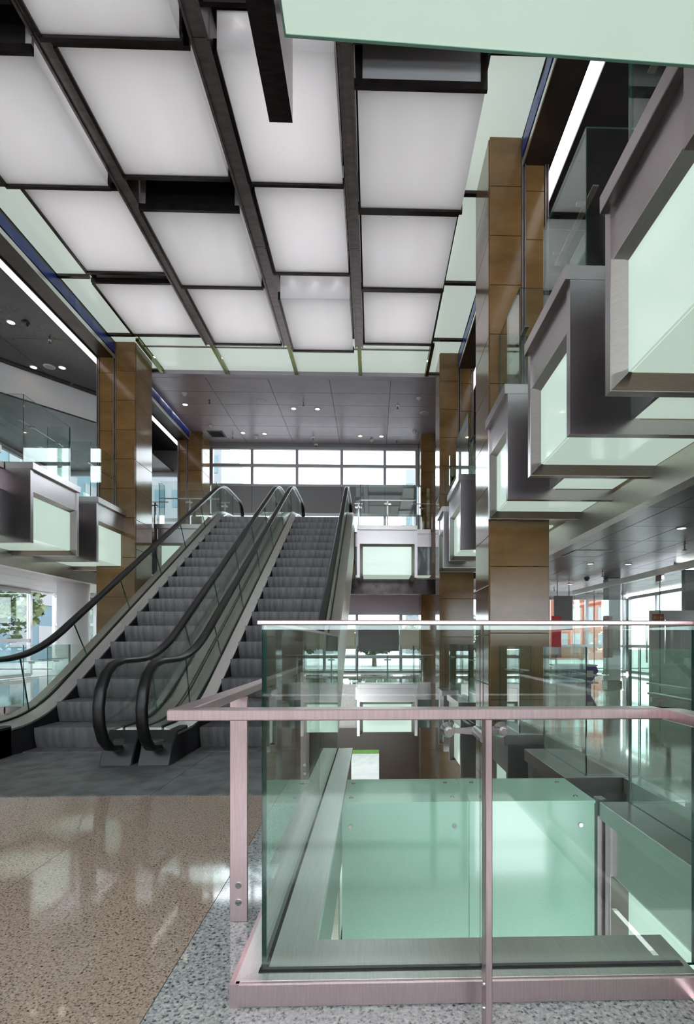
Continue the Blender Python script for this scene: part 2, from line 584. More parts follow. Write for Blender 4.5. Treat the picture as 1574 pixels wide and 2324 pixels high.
def edge_box(fn, u0, u1, zf, label, group, dep=1.25):
    c = fn((u0 + u1) / 2, .3, zf - 1.32)
    t = thing('edge_light_box', label, 'light box', c, group)
    q = lambda: MB(fn)
    zb = zf - 1.32
    part('coping', q().box(u0, u1, -.04, REC + .02, zf - .07, zf + .05), 'steel_flat', t, bevel=.004)
    part('fascia_panel', q().box(u0 + .07, u1 - .07, .02, .06, zf - .42, zf - .07), 'steel', t)
    part('reveal_strip', q().hexa([(u0 + .07, .02, zf - .43), (u1 - .07, .02, zf - .43), (u1 - .07, .09, zf - .50), (u0 + .07, .09, zf - .50),
                                   (u0 + .07, .02, zf - .42), (u1 - .07, .02, zf - .42), (u1 - .07, .11, zf - .42), (u0 + .07, .11, zf - .42)]), 'steel_frame', t)
    for a, s in ((u0, 1), (u1, -1)):
        e = q()
        # flange plate round the end, then a splayed reveal towards the glass
        lo, hi = sorted((a, a + s * .075))
        e.box(lo, hi, 0, .12, zb, zf - .07)
        e.box(lo, hi, .12, dep, zb, zb + .12)
        e.box(lo, hi, .12, REC + .1, zb + .12, zf - .07)
        i0, i1 = a + s * .075, a + s * .155
        fr = part('end_frame', e, 'steel', t)
        r = q()
        r.hexa([(i0, .005, zb + .005), (i1, .085, zb + .085), (i1, .11, zb + .085), (i0, .11, zb + .005),
                (i0, .005, zf - .43), (i1, .085, zf - .49), (i1, .11, zf - .49), (i0, .11, zf - .43)])
        r.hexa([(i0, .005, zb + .005), (i1, .085, zb + .085), (i1, .085, zb + .11), (i0, .005, zb + .11),
                (i0, dep, zb + .005), (i1, dep, zb + .085), (i1, dep, zb + .11), (i0, dep, zb + .11)])
        part('frame_reveal', r, 'steel_frame', fr)
    part('side_glass', q().box(u0 + .15, u1 - .15, .085, .105, zb + .09, zf - .49), 'lit_green', t)
    part('soffit_glass', q().box(u0 + .15, u1 - .15, .106, dep, zb + .088, zb + .108), 'lit_green', t)
    return t

def edge_recess(fn, u0, u1, zf, label, group, dep=1.25):
    c = fn((u0 + u1) / 2, REC + .1, zf - 1.25)
    t = thing('recessed_edge_panel', label, 'edge panel', c, group)
    q = lambda: MB(fn)
    zb = zf - 1.25
    part('coping', q().box(u0 + .02, u1 - .02, REC - .04, REC + .1, zf - .07, zf + .05), 'steel_flat', t)
    part('fascia_panel', q().box(u0, u1, REC, REC + .05, zf - .42, zf - .07), 'steel', t)
    part('side_glass', q().box(u0, u1, REC + .03, REC + .06, zb + .06, zf - .42), 'recess_glass', t)
    part('soffit_glass', q().box(u0, u1, REC + .06, dep, zb + .06, zb + .085), 'lit_green', t)
    return t

def panes_mat():
    return ('glass', 'glass_edge', 'glass_top')

def glass_pane(name, parent, x0, x1, y0, y1, z0, z1, mats=None):
    """upright pane: clear big faces, dark green rims, pale top edge"""
    thin_x = (x1 - x0) < (y1 - y0)
    # faces: bottom, top, y-, y+, x+, x-
    mi = [1, 2, 1, 1, 0, 0] if thin_x else [1, 2, 0, 0, 1, 1]
    return part(name, MB().box(x0, x1, y0, y1, z0, z1, mi), mats or panes_mat(), parent)

RB = [(2.35, 3.5), (4.13, 5.26), (6.05, 7.1), (9.32, 10.75), (11.55, 12.45)]
LB = [(4.6, 6.0), (6.8, 8.15), (8.88, 10.32), (10.97, 12.42)]
ordr = ['nearest', 'second', 'third', 'fourth', 'fifth']
for zf, lv in ((ZF2, 'upper'), (0.0, 'entrance level')):
    for i, (a, b) in enumerate(RB):
        lab = ('%s backlit steel framed glass box along the right edge, %s floor' % (ordr[i], lv))
        edge_box(fn_right, a, b, zf, lab, 'right edge light boxes')
    rr = [(3.5, 4.13), (5.26, 6.05), (8.05, 9.32), (10.75, 11.55)]
    for i, (a, b) in enumerate(rr):
        edge_recess(fn_right, a, b, zf, '%s recessed panel between light boxes, right edge of the %s floor' % (ordr[i], lv), 'right edge recess panels')
    for i, (a, b) in enumerate(LB):
        if zf == 0 and i < 1:
            continue
        if zf == 0:
            lab = '%s backlit box left of the escalators, below the entrance level balustrade' % ordr[i - 1]
        else:
            lab = ('%s backlit steel framed box from the left column, left upper floor edge' % ['fourth', 'third', 'second', 'first'][i])
        edge_box(fn_left, a, b, zf, lab, 'left edge light boxes')
    for i, (a, b) in enumerate([(6.0, 6.8), (8.15, 8.88), (10.32, 10.97)]):
        edge_recess(fn_left, a, b, zf, '%s recessed panel between light boxes, left edge of the %s floor' % (ordr[i], lv), 'left edge recess panels')
    edge_box(fn_far, -.41, 1.18, zf, 'backlit box facing the camera right of the escalators, far %s floor edge' % lv, 'far edge light boxes')
    edge_box(fn_far, -5.66, -4.0, zf, 'backlit box facing the camera behind the left escalator, far %s floor edge' % lv, 'far edge light boxes')
    edge_recess(fn_far, 1.18, 1.6, zf, 'recessed grey panel right of the far light box on the %s floor edge' % lv, 'far edge recess panels')
    edge_recess(fn_far, -.465, -.41, zf, 'narrow recessed panel between right escalator and far light box, %s floor edge' % lv, 'far edge recess panels')
    edge_recess(fn_far, -6.1, -5.66, zf, 'recessed panel beside the left column on the far %s floor edge' % lv, 'far edge recess panels')

# beams that close the soffits behind the boxes
struct('trim_1', MB().box(XR + 1.25, XR + 1.4, -5, YW, 2.62, CEIL1 + .02), 'steel_frame', 'steel edge beam between right light boxes and dark ceiling', 'trim')
struct('trim_2', MB().box(XL - 1.4, XL - 1.25, -5, YW, 2.62, CEIL1 + .02), 'steel_frame', 'steel edge beam under the left upper light boxes', 'trim')
struct('trim_3', MB().box(XL - .4, XR + .4, YF + 1.0, YF + 1.12, 2.5, CEIL1 + .02), 'bronze_dark', 'dark edge beam under the far upper light boxes', 'trim')

# level 1 ceilings
def ceiling_panels(name, label, x0, x1, y0, y1, z, nx, ny, mat, th=.05, gap=.006):
    s = struct(name, B(x0, x1, y0, y1, z + .012, z + th), 'seam_dark', label, 'ceiling')
    dx, dy = (x1 - x0) / nx, (y1 - y0) / ny
    me = B(-dx / 2 + gap, dx / 2 - gap, -dy / 2 + gap, dy / 2 - gap, 0, .012).mesh('ceiling_panel', _mats(mat))
    for i in range(nx):
        for j in range(ny):
            inst('ceiling_panel', me, s, (x0 + (i + .5) * dx, y0 + (j + .5) * dy, z))
    return s

ceiling_panels('ceiling', 'dark glossy panelled ceiling over the right entrance level walkway', XR + 1.4, 9, 1.0, YW, 2.84, 8, 16, 'ceiling_dark')
ceiling_panels('ceiling', 'white glossy panelled ceiling over the left entrance level walkway', -11, XL - 1.4, 5, YW, 2.84, 4, 8, 'white_paint')
struct('ceiling', B(XL - 1.2, XR + 1.2, YF + 1.1, YW, 2.78, 2.88), 'lilac_paint', 'pale ceiling over the far end of the entrance level', 'ceiling')

# ------------------------------------------------------------------ near void curb, coping, frosted ledge
cb = thing('void_curb', 'brushed steel curb and coping round the near corner of the void', 'curb', (-.1, 2.0, 0))
part('front_face', B(-.435, 1.08, 1.625, 1.66, 0, .075), 'steel_rose', cb, bevel=.004)
part('front_coping', MB().hexa([(-.435, 1.64, .045), (1.05, 1.64, .045), (1.05, 1.85, .045), (-.2, 1.85, .045),
                                 (-.435, 1.64, .076), (1.05, 1.64, .076), (1.05, 1.85, .082), (-.2, 1.85, .082)]), 'steel_light', cb)
part('side_coping', MB().hexa([(-.435, 1.64, .045), (-.2, 1.85, .045), (-.2, 5.2, .045), (-.435, 5.2, .045),
                                (-.435, 1.64, .076), (-.2, 1.85, .082), (-.2, 5.2, .082), (-.435, 5.2, .076)]), 'steel_light', cb)
part('side_face', B(-.45, -.42, 1.625, 5.2, 0, .075), 'steel_rose', cb)
part('right_face', B(1.05, 1.08, .3, 1.66, 0, .075), 'steel_rose', cb)
part('inner_front_fascia', B(-.22, 1.05, 1.72, 1.84, -1.3, .05), 'steel', cb)
part('inner_side_fascia', B(-.34, -.215, 1.84, 5.2, -.4, .05), 'steel', cb)
part('glazing_slot', B(-.37, 1.03, 1.678, 1.704, .072, .0795), 'seam_dark', cb)
part('glazing_slot', B(-.368, -.342, 1.705, 5.2, .072, .0805), 'seam_dark', cb)

eb = thing('edge_light_box', 'backlit glass box below the curb on the left side of the near void', 'light box', (-.3, 3.0, -1.3))
part('side_glass', B(-.33, -.26, 2.0, 5.1, -1.25, -.42), 'lit_green', eb)
part('end_frame', B(-.34, -.22, 1.86, 2.0, -1.3, -.4), 'steel_frame', eb)
part('end_frame', B(-.34, -.22, 3.32, 3.46, -1.3, -.4), 'steel_frame', eb)

fl = thing('frosted_glass_ledge', 'pale green frosted glass ledge with round bolts spanning the near void', 'glass ledge', (.65, 3.8, -2.6))
for a, b in ((-.21, .665), (.67, 1.545)):
    p = part('front_panel', B(a, b, 3.545, 3.565, -2.6, .03), 'frosted_green', fl)
    t_ = part('top_panel', B(a, b, 3.53, 4.12, .031, .05), 'frosted_green', fl)
    for bx in (a + .1, b - .1) if a > .5 else (a + .06, b - .1):
        for bz in (-.12, -1.02):
            part('glass_bolt', MB().cyl((bx, 3.545, bz), (bx, 3.528, bz), .018, .015), 'chrome', p)
        for by in (3.63, 4.0):
            part('glass_bolt', MB().cyl((bx, by, .05), (bx, by, .058), .016, .013), 'channel_steel', t_)
part('rear_panel', B(-.21, 1.545, 4.1, 4.12, -2.6, .03), 'frosted_green', fl)
part('edge_profile', B(1.56, 1.62, 3.53, 3.60, -2.6, .06), 'steel', fl)

# ------------------------------------------------------------------ near glass balustrade
bal = thing('glass_balustrade', 'large foreground glass balustrade with rose steel cap, post and handrail round the near void', 'balustrade', (.2, 1.7, .08))
GT = 1.205
glass_pane('glass_pane', bal, -.36, .355, 1.684, 1.698, .075, GT)
glass_pane('glass_pane', bal, .365, 1.069, 1.684, 1.698, .075, GT)
for y0, y1 in ((1.70, 3.35), (3.36, 5.15)):
    glass_pane('glass_pane', bal, -.362, -.348, y0, y1, .075, GT)
glass_pane('glass_pane', bal, 1.07, 1.084, .35, 1.69, .075, GT)
part('cap_rail', B(-.375, 1.094, 1.674, 1.708, GT, GT + .016), 'steel_rose', bal, bevel=.003)
part('cap_rail', B(-.372, -.338, 1.708, 5.16, GT, GT + .016), 'steel_rose', bal, bevel=.003)
part('cap_rail', B(1.06, 1.094, .35, 1.674, GT, GT + .016), 'steel_rose', bal, bevel=.003)
part('handrail', MB().hexa([(-.585, 1.475, .925), (.90, 1.475, .925), (.84, 1.535, .925), (-.525, 1.535, .925),
                            (-.585, 1.475, .957), (.90, 1.475, .957), (.84, 1.535, .957), (-.525, 1.535, .957)]), 'steel_rose', bal, bevel=.003)
part('handrail', MB().hexa([(-.585, 1.475, .925), (-.525, 1.535, .925), (-.525, 5.0, .925), (-.585, 5.0, .925),
                            (-.585, 1.475, .957), (-.525, 1.535, .957), (-.525, 5.0, .957), (-.585, 5.0, .957)]), 'steel_rose', bal, bevel=.003)
part('handrail', MB().hexa([(.84, .3, .925), (.90, .3, .925), (.90, 1.475, .925), (.84, 1.535, .925),
                            (.84, .3, .957), (.90, .3, .957), (.90, 1.475, .957), (.84, 1.535, .957)]), 'steel_rose', bal, bevel=.003)

def post(x, y, w, d, holes):
    p = part('post', B(x - w / 2, x + w / 2, y - d / 2, y + d / 2, 0, .925), 'steel_rose', bal, bevel=.002)
    for z in holes:
        if w > d:
            part('bolt', MB().cyl((x, y - d / 2 - .004, z), (x, y - d / 2 + .003, z), .013, n=18), 'chrome', p, smooth=False)
        else:
            part('bolt', MB().cyl((x - w / 2 - .003, y, z), (x - w / 2 + .003, y, z), .01, n=18), 'chrome', p)
    return p

post(-.55, 2.135, .072, .014, (.08, .15))
post(-.55, 4.2, .072, .014, (.08, .15))
fp = post(.335, 1.5, .020, .056, (.08, .15))

def spider(pp, x, y0, y1, z):
    """bracket from a post to the glass with a two-armed bar and clamping discs"""
    part('bracket_stub', MB().cyl((x, y0, z), (x, y1 - .02, z + .0), .016), 'spider_steel', pp, smooth=False)
    for s in (-1, 1):
        part('bracket_arm', MB().hexa([(x, y1 - .035, z - .012), (x + s * .085, y1 - .024, z - .006), (x + s * .085, y1 - .014, z - .006), (x, y1 - .012, z - .012),
                                       (x, y1 - .035, z + .012), (x + s * .085, y1 - .024, z + .006), (x + s * .085, y1 - .014, z + .006), (x, y1 - .012, z + .012)]), 'spider_steel', pp)
        d = part('clamp_disc', MB().cyl((x + s * .088, y1 - .03, z), (x + s * .088, y1, z), .016, .026, 20), 'spider_steel', pp, smooth=False)
        part('clamp_nut', MB().cyl((x + s * .088, y1 - .045, z), (x + s * .088, y1 - .03, z), .011, .011, 6), 'spider_steel', d)

spider(fp, .335, 1.52, 1.684, .862)

def spider_x(x0, x1, y, z):
    part('bracket_stub', MB().cyl((x0, y, z), (x1 - .02, y, z), .016), 'spider_steel', bal)
    for s in (-1, 1):
        part('bracket_arm', B(x1 - .03, x1 - .014, min(y, y + s * .085), max(y, y + s * .085), z - .008, z + .008), 'spider_steel', bal)
        part('clamp_disc', MB().cyl((x1 - .03, y + s * .088, z), (x1, y + s * .088, z), .016, .026, 16), 'spider_steel', bal)

spider_x(-.543, -.362, 2.135, .862)
spider_x(-.543, -.362, 4.2, .862)

# ------------------------------------------------------------------ other balustrades
def zigzag(fn, boxes, recs, zf, label, loc, rail=True, h=1.1, rail_h=.8):
    t = thing('glass_balustrade', label, 'balustrade', loc, 'stepped glass balustrades')
    vo, vi = .15, REC + .12
    zb, zt = zf + .05, zf + h
    def pane(u0, u1, v0, v1):
        p = [fn(u0, v0, 0), fn(u1, v1, 0)]
        x0, x1 = sorted((p[0][0], p[1][0]))
        y0, y1 = sorted((p[0][1], p[1][1]))
        glass_pane('glass_pane', t, x0, x1, y0, y1, zb, zt)
    for a, b in boxes:
        pane(a + .06, b - .04, vo, vo + .014)
        pane(a + .045, a + .059, vo, vi)
        pane(b - .039, b - .025, vo, vi)
        if rail:
            hr = part('handrail', MB(fn).box(a + .12, b - .1, vo + .09, vo + .14, zf + rail_h, zf + rail_h + .012), 'steel', t)
            for s in (.25, .75):
                uu = a + (b - a) * s
                part('rail_bracket', MB(fn).box(uu - .012, uu + .012, vo + .014, vo + .11, zf + rail_h - .03, zf + rail_h), 'chrome', hr)
    for a, b in recs:
        pane(a - .02, b + .04, vi, vi + .014)
        if rail:
            part('handrail', MB(fn).box(a - .1, b + .1, vi + .09, vi + .14, zf + rail_h, zf + rail_h + .012), 'steel', t)
    return t

rr = [(3.5, 4.13), (5.26, 6.05), (8.05, 9.32), (10.75, 11.55)]
zigzag(fn_right, RB, rr, ZF2, 'stepped glass balustrade along the right upper floor above the light boxes', (XR + .4, 7, ZF2 + .05), h=1.22)
zigzag(fn_right, RB, rr, 0, 'stepped glass balustrade along the right edge of the entrance level void', (XR + .4, 7, .05), h=1.1)
ll = [(6.0, 6.8), (8.15, 8.88), (10.32, 10.97)]
zigzag(fn_left, LB, ll, ZF2, 'stepped glass balustrade along the left upper floor above the light boxes', (XL - .4, 9, ZF2 + .05), h=1.22)
zigzag(fn_left, LB[1:], ll, 0, 'stepped glass balustrade behind the left escalator on the entrance level', (XL - .4, 9, .05), h=1.1)

def far_bal(zf, segs, label, h):
    t = thing('glass_balustrade', label, 'balustrade', ((segs[0][0] + segs[-1][1]) / 2, YF + .2, zf + .05), 'far glass balustrades')
    for a, b, v in segs:
        glass_pane('glass_pane', t, a, b, YF + v, YF + v + .014, zf + .05, zf + h)
        hr = part('handrail', B(a - .05, b + .05, YF + v + .1, YF + v + .15, zf + .78, zf + .80), 'steel', t)
        part('rail_post', B((a + b) / 2 - .02, (a + b) / 2 + .02, YF + v + .11, YF + v + .14, zf, zf + .78), 'chrome', t)
        part('rail_bracket', B((a + b) / 2 - .09, (a + b) / 2 + .09, YF + v + .02, YF + v + .11, zf + .66, zf + .69), 'chrome', t)
    for k in range(len(segs) - 1):
        a, b = segs[k], segs[k + 1]
        if abs(a[2] - b[2]) > .1:
            lo, hi = sorted((a[2], b[2]))
            glass_pane('glass_pane', t, a[1] - .007, a[1] + .007, YF + lo, YF + hi, zf + .05, zf + h)
    return t

far_bal(ZF2, [(-.45, -.32, .5), (-.3, 1.1, .15), (1.12, 1.62, .5)], 'glass balustrade right of the escalator top landing', 1.2)
far_bal(ZF2, [(-6.2, -5.6, .5), (-5.58, -4.1, .15), (-4.08, -3.95, .5)], 'glass balustrade left of the escalator top landing', 1.2)
far_bal(0, [(-5.5, -4.1, .15), (-4.05, -2.5, .5), (-2.45, -.4, .5), (-.3, 1.1, .15), (1.12, 1.62, .5)], 'glass balustrade across the far edge of the entrance level void', 1.05)

# ------------------------------------------------------------------ escalators
TAN = math.tan(math.radians(30))
Y0E = 5.8
Y1E = Y0E + ZF2 / TAN

def base_h(y):
    return min(max((y - Y0E) * TAN, 0.0), ZF2)

def soft_h(y, w=.55):
    n = 24
    return sum(base_h(y - w + 2 * w * (i + .5) / n) for i in range(n)) / n

HANDH, DECKH = .97, .33
TOPY = 15.05

def hand_path():
    p = [(5.02, .17), (4.86, .155), (4.72, .19), (4.62, .28), (4.555, .42), (4.54, .57), (4.575, .73), (4.66, .86), (4.78, .94), (4.92, .968)]
    for y in rng(5.05, 14.6, .16):
        p.append((y, soft_h(y) + HANDH))
    top = ZF2 + HANDH
    p += [(14.8, top - .03), (14.93, top - .12), (15.0, top - .27), (15.02, top - .45), (14.97, top - .62), (14.85, top - .74), (14.7, top - .78)]
    return p

HP = hand_path()

def deck_z(y):
    return soft_h(y, .5) + DECKH

def handrail_mesh(mb, x):
    sec = [(-.052, -.008), (-.045, .018), (-.026, .026), (.026, .026), (.045, .018), (.052, -.008), (.04, -.026), (-.04, -.026)]
    st = []
    n = len(HP)
    for i, (y, z) in enumerate(HP):
        a = HP[max(0, i - 1)]
        b = HP[min(n - 1, i + 1)]
        t = Vector((0, b[0] - a[0], b[1] - a[1])).normalized()
        nn = Vector((0, -t.z, t.y))
        st.append([(x + sx, y + nn.y * sn, z + nn.z * sn) for sx, sn in sec])
    return mb.sweep(None, st)

def ribbon(mb, prof, y0, y1, st=.14, zfun=deck_z):
    """sweep a closed (x, dz) profile along the escalator"""
    rows = [[(px, y, zfun(y) + dz) for px, dz in prof] for y in rng(y0, y1, st)]
    return mb.sweep(None, rows)

def step_mesh(w):
    r = 4.16 / 18
    d = r / TAN
    pts = [(0.0, 0.0), (d + .02, 0.0), (d + .02, -.05), (.10, -.05)]
    for k in range(7):
        a = k / 6
        pts.append((.035 * math.sin(a * math.pi * .5) * 0 + .05 * (1 - a) ** 2 + .0, -r + a * (r - .012)))
    mb = MB().prism(pts, 'x', -w / 2, w / 2)
    return mb.mesh('step', _mats('step_riser')), r, d

def escalator(label, xl, xr, outer_l, outer_r, glass_end_l=True):
    t = thing('escalator', label, 'escalator', ((xl + xr) / 2, 4.9, 0), 'pair of escalators')
    xi0, xi1 = xl + .14, xr - .14
    me, r, d = step_mesh(xi1 - xi0 - .02)
    xc = (xl + xr) / 2
    for k in range(18):
        inst('step', me, t, (xc, Y0E - d * .5 + k * d, (k + 1) * r))
    part('flat_step', B(xi0 + .01, xi1 - .01, 5.41, Y0E - d * .5 + .05, -.02, .012), 'step_riser', t)
    part('landing_plate', B(xi0 + .01, xi1 - .01, Y1E + d * .4, 14.9, ZF2 - .04, ZF2 + .006), 'ribbed_plate', t)
    for x, xin, xout, s in ((xl, xi0, outer_l, 1), (xr, xi1, outer_r, -1)):
        nm = 1 if s > 0 else 2
        # inner deck (bright steel), outer deck, skirt
        part('inner_deck', ribbon(MB(), [(x + s * .012, 0), (xin, -.05), (xin, -.075), (x + s * .012, -.03)], 5.0, 14.8), 'steel_light', t)
        part('outer_deck', ribbon(MB(), [(x - s * .012, 0), (xout, -.0), (xout, -.05), (x - s * .012, -.03)], 5.0, 14.8), 'steel_frame', t)
        part('glazing_gasket', ribbon(MB(), [(x - .014, -.01), (x + .014, -.01), (x + .014, .018), (x - .014, .018)], 5.0, 14.8), 'rubber', t)
        part('skirt_panel', ribbon(MB(), [(xin - s * .02, -.07), (xin, -.07), (xin, -.55), (xin - s * .02, -.55)], 5.0, 14.8), 'base_black', t)
        hr = part('handrail', handrail_mesh(MB(), x), 'rubber', t, smooth=True)
        # glass panes
        cuts = [4.60, 5.75, 6.9, 8.1, 9.3, 10.5, 11.7, 12.9, 14.0, 14.95]
        for a, b in zip(cuts[:-1], cuts[1:]):
            lean = .22
            def seam(yc):
                # seam stands square to the slope on the incline
                k = (soft_h(yc + .2) - soft_h(yc - .2)) / .4
                return yc, yc - k * .55
            bot_a, top_a = seam(a)
            bot_b, top_b = seam(b)
            if a < 4.7:
                low = [(y, z) for y, z in HP[:9]]
                pts = [(5.0, deck_z(5.0))] + [(5.0, .2)] + [(y + .03, z) for y, z in low] + [(y, soft_h(y) + HANDH - .02) for y in rng(5.0, top_b - .004, .15)]
                pts += [(y, deck_z(y)) for y in rng(bot_b - .004, 5.1, .15)]
            elif b > 14.9:
                pts = [(y, deck_z(y)) for y in rng(14.9, bot_a + .004, .2)] + [(y, soft_h(y) + HANDH - .02) for y in rng(top_a + .004, 14.6, .15)] + [(14.85, ZF2 + .86), (14.96, ZF2 + .7), (14.97, ZF2 + .5)]
            else:
                pts = [(y, deck_z(y)) for y in rng(bot_b - .004, bot_a + .004, .15)] + [(y, soft_h(y) + HANDH - .02) for y in rng(top_a + .004, top_b - .004, .15)]
            part('glass_panel', MB().prism(pts, 'x', x - .006, x + .006, 1, 0), ('glass_clear', 'glass_edge'), t)
        # newel base wedge
        part('newel_base', MB().prism([(4.80, .0), (5.28, .0), (5.28, deck_z(5.28) - .02), (5.0, .31), (4.9, .20)], 'x', min(xout, xin), max(xout, xin)), 'base_black', t, bevel=.01)
        part('rail_inlet', B(x - .055, x + .055, 4.9, 5.0, .13, .235), 'dark_plastic', t, bevel=.01)
    # truss cladding
    for x, nme in ((outer_l, 'side_cladding'), (outer_r, 'side_cladding')):
        ys = rng(5.25, 14.4, .2)
        pts = [(y, deck_z(y) - .05) for y in ys] + [(y, max(soft_h(y - .35, .5) - .75, -.28)) for y in ys[::-1]]
        mb = MB()
        n = len(ys)
        for k in range(n - 1):
            lo0 = max(soft_h(ys[k] - .35) - .75, -.28)
            lo1 = max(soft_h(ys[k + 1] - .35) - .75, -.28)
            mb.hexa([(x - .012, ys[k], lo0), (x + .012, ys[k], lo0), (x + .012, ys[k + 1], lo1), (x - .012, ys[k + 1], lo1),
                     (x - .012, ys[k], deck_z(ys[k]) - .04), (x + .012, ys[k], deck_z(ys[k]) - .04), (x + .012, ys[k + 1], deck_z(ys[k + 1]) - .04), (x - .012, ys[k + 1], deck_z(ys[k + 1]) - .04)])
        part(nme, mb, 'steel_frame', t)
    part('soffit_panel', ribbon(MB(), [(outer_l, 0), (outer_r, 0), (outer_r, .03), (outer_l, .03)], 5.7, 14.4, .2, lambda y: max(soft_h(y - .35) - .75, -.28)), 'steel_frame', t)
    return t

escalator('left escalator of the pair, next to the stone column', -3.77, -2.385, -3.92, -2.225)
escalator('right escalator of the pair, behind the foreground glass', -2.015, -.64, -2.175, -.49)

# ------------------------------------------------------------------ light ceiling
struct('ceiling', B(-6.1, 2.2, -5, 13.6, 8.62, 8.8), 'cavity_black', 'dark slab above the suspended light ceiling', 'ceiling')

def sheet(q):
    return MB()._add(q, [(0, 1, 2, 3)])

def ceil_box(x0, x1, y0, y1, zb, label, near='black', top=8.5, left_trim=True):
    t = thing('ceiling_light_box', label, 'light box', ((x0 + x1) / 2, (y0 + y1) / 2, zb), 'ceiling light boxes')
    part('bottom_panel', sheet([(x0, y0, zb), (x1, y0, zb), (x1, y1, zb), (x0, y1, zb)]), 'opal', t)
    for k in (.18, .5, .82):
        xt = x0 + (x1 - x0) * k
        part('lamp_tube', MB().cyl((xt, y0 + .04, zb + .29), (xt, y1 - .06, zb + .29), .025, n=3), 'box_tube', t)
    part('reflector', B(x0 + .02, x1 - .02, y0 + .02, y1 - .03, top - .02, top), 'white_paint', t)
    part('side_panel', sheet([(x0, y0, zb), (x0, y1, zb), (x0, y1, top), (x0, y0, top)]), 'opal', t)
    part('side_panel', sheet([(x1, y0, zb), (x1, y1, zb), (x1, y1, top), (x1, y0, top)]), 'opal', t)
    part('end_trim', B(x0 - .04, x1 + .02, y1, y1 + .05, zb - .035, zb + .09), 'bronze_dark', t)
    if near != 'white':
        part('end_trim', B(x0 - .04, x1 + .02, y0 - .05, y0, zb - .02, zb + .07), 'bronze_dark', t)
    part('end_panel', B(x0, x1, y1 - .02, y1 - .002, zb + .02, top), 'white_paint', t)
    if near == 'white':
        part('end_panel', sheet([(x0, y0, zb), (x1, y0, zb), (x1, y0, top), (x0, y0, top)]), 'opal', t)
    elif near == 'grey':
        part('end_panel', B(x0 + .06, x1 - .06, y0 - .03, y0 - .01, zb + .07, top - .04), 'panel_grey', t)
        part('end_frame', MB().box(x0 - .02, x0 + .06, y0 - .05, y0, zb + .07, top).box(x1 - .06, x1 + .02, y0 - .05, y0, zb + .07, top).box(x0 + .06, x1 - .06, y0 - .05, y0, top - .05, top), 'bronze_dark', t)
    else:
        part('end_shade_sheet', B(x0 + .02, x1 - .02, y0 - .02, y0 - .004, zb + .06, top - .02), 'cavity_black', t)  # black sheet standing in for the shade inside the open end
        part('end_frame', B(x0 - .02, x0 + .06, y0 - .04, y0, zb + .07, top), 'panel_grey', t)
        part('end_frame', B(x1 - .05, x1 + .02, y0 - .04, y0, zb + .07, top), 'panel_grey', t)
    if left_trim:
        part('edge_trim', B(x0 - .045, x0, y0, y1, zb - .03, zb + .12), 'bronze_dark', t)
    return t

cols = {1: (-5.34, -3.88), 2: (-3.62, -2.12), 3: (-1.81, -.45), 4: (-.18, 1.35)}
cn = {1: 'leftmost column', 2: 'second column from left', 3: 'third column from left', 4: 'rightmost column'}
rn = ['front row, at the picture top', 'second row', 'third row', 'fourth row']
CB = [
    (1, 0, 3.7, 5.55, 8.0, 'black'), (1, 1, 5.97, 7.66, 7.85, 'black'), (1, 2, 8.01, 9.77, 8.1, 'grey'), (1, 3, 10.02, 11.66, 8.05, 'grey'),
    (2, 0, 3.9, 5.72, 7.8, 'black'), (2, 1, 6.0, 7.63, 8.0, 'grey'), (2, 2, 8.2, 9.9, 7.95, 'black'), (2, 3, 10.08, 11.96, 8.05, 'grey'),
    (3, 0, 3.7, 5.52, 8.0, 'black'), (3, 1, 6.03, 7.76, 8.05, 'white'), (3, 2, 7.95, 9.7, 8.1, 'white'), (3, 3, 10.14, 11.92, 7.9, 'white'),
    (4, 0, 4.0, 5.78, 7.95, 'black'), (4, 1, 6.14, 7.82, 7.75, 'grey'), (4, 2, 8.17, 9.86, 7.95, 'grey'), (4, 3, 10.12, 11.86, 8.05, 'grey')]
for c, r_, y0, y1, z, near in CB:
    ceil_box(cols[c][0], cols[c][1], y0, y1, z, 'backlit ceiling box, %s, %s' % (cn[c], rn[r_]), near, top=8.5, left_trim=(c in (1, 2, 3)))
# boxes further forward, above the camera, as the grid goes on
for c in (1, 2, 3, 4):
    for k, (y0, y1) in enumerate(((1.6, 3.4), (-.6, 1.3), (-2.8, -.9))):
        ceil_box(cols[c][0], cols[c][1], y0, y1, 7.95 + .05 * ((c + k) % 3), 'backlit ceiling box above the camera, %s, %s' % (cn[c], ('closest to the picture', 'middle of three', 'farthest back')[k]), 'grey', left_trim=False)

# steel channels between the columns of boxes
ch = [(-3.86, -3.66, 'between first and second column of ceiling boxes'), (-2.08, -1.86, 'between second and third column of ceiling boxes'),
      (-.41, -.22, 'between third and rightmost column of ceiling boxes')]
for a, b, lb in ch:
    t = thing('ceiling_channel', 'long dark steel channel ' + lb, 'channel', ((a + b) / 2, 8, 8.1), 'ceiling channels')
    for k, (y0, y1) in enumerate(((-3, 2.9), (2.91, 5.9), (5.91, 9.0), (9.01, 12.0))):
        part('channel_length', MB().box(a + .03, b - .03, y0, y1, 8.03, 8.3).box(a, a + .03, y0, y1, 8.0, 8.45).box(b - .03, b, y0, y1, 8.0, 8.45), 'channel_steel', t)
    m_ = (a + b) / 2
    part('tail_bar', B(m_ - .045, m_ + .045, 12.0, 13.45, 8.09, 8.16), 'bar_green_reflect', t)
for xx, lb in ((-5.42, 'left'), (1.41, 'right')):
    part('ceiling_bar', B(xx - .04, xx + .04, 12.0, 13.45, 8.09, 8.16), 'bar_green_reflect', None)
for o in [o for o in COL.objects if o.name.startswith('ceiling_bar')]:
    o['label'] = 'short steel bar at the %s end of the far green ceiling glass' % ('left' if o.location.x < 0 else 'right')
    o['category'] = 'ceiling bar'
    o['group'] = 'short ceiling bars'

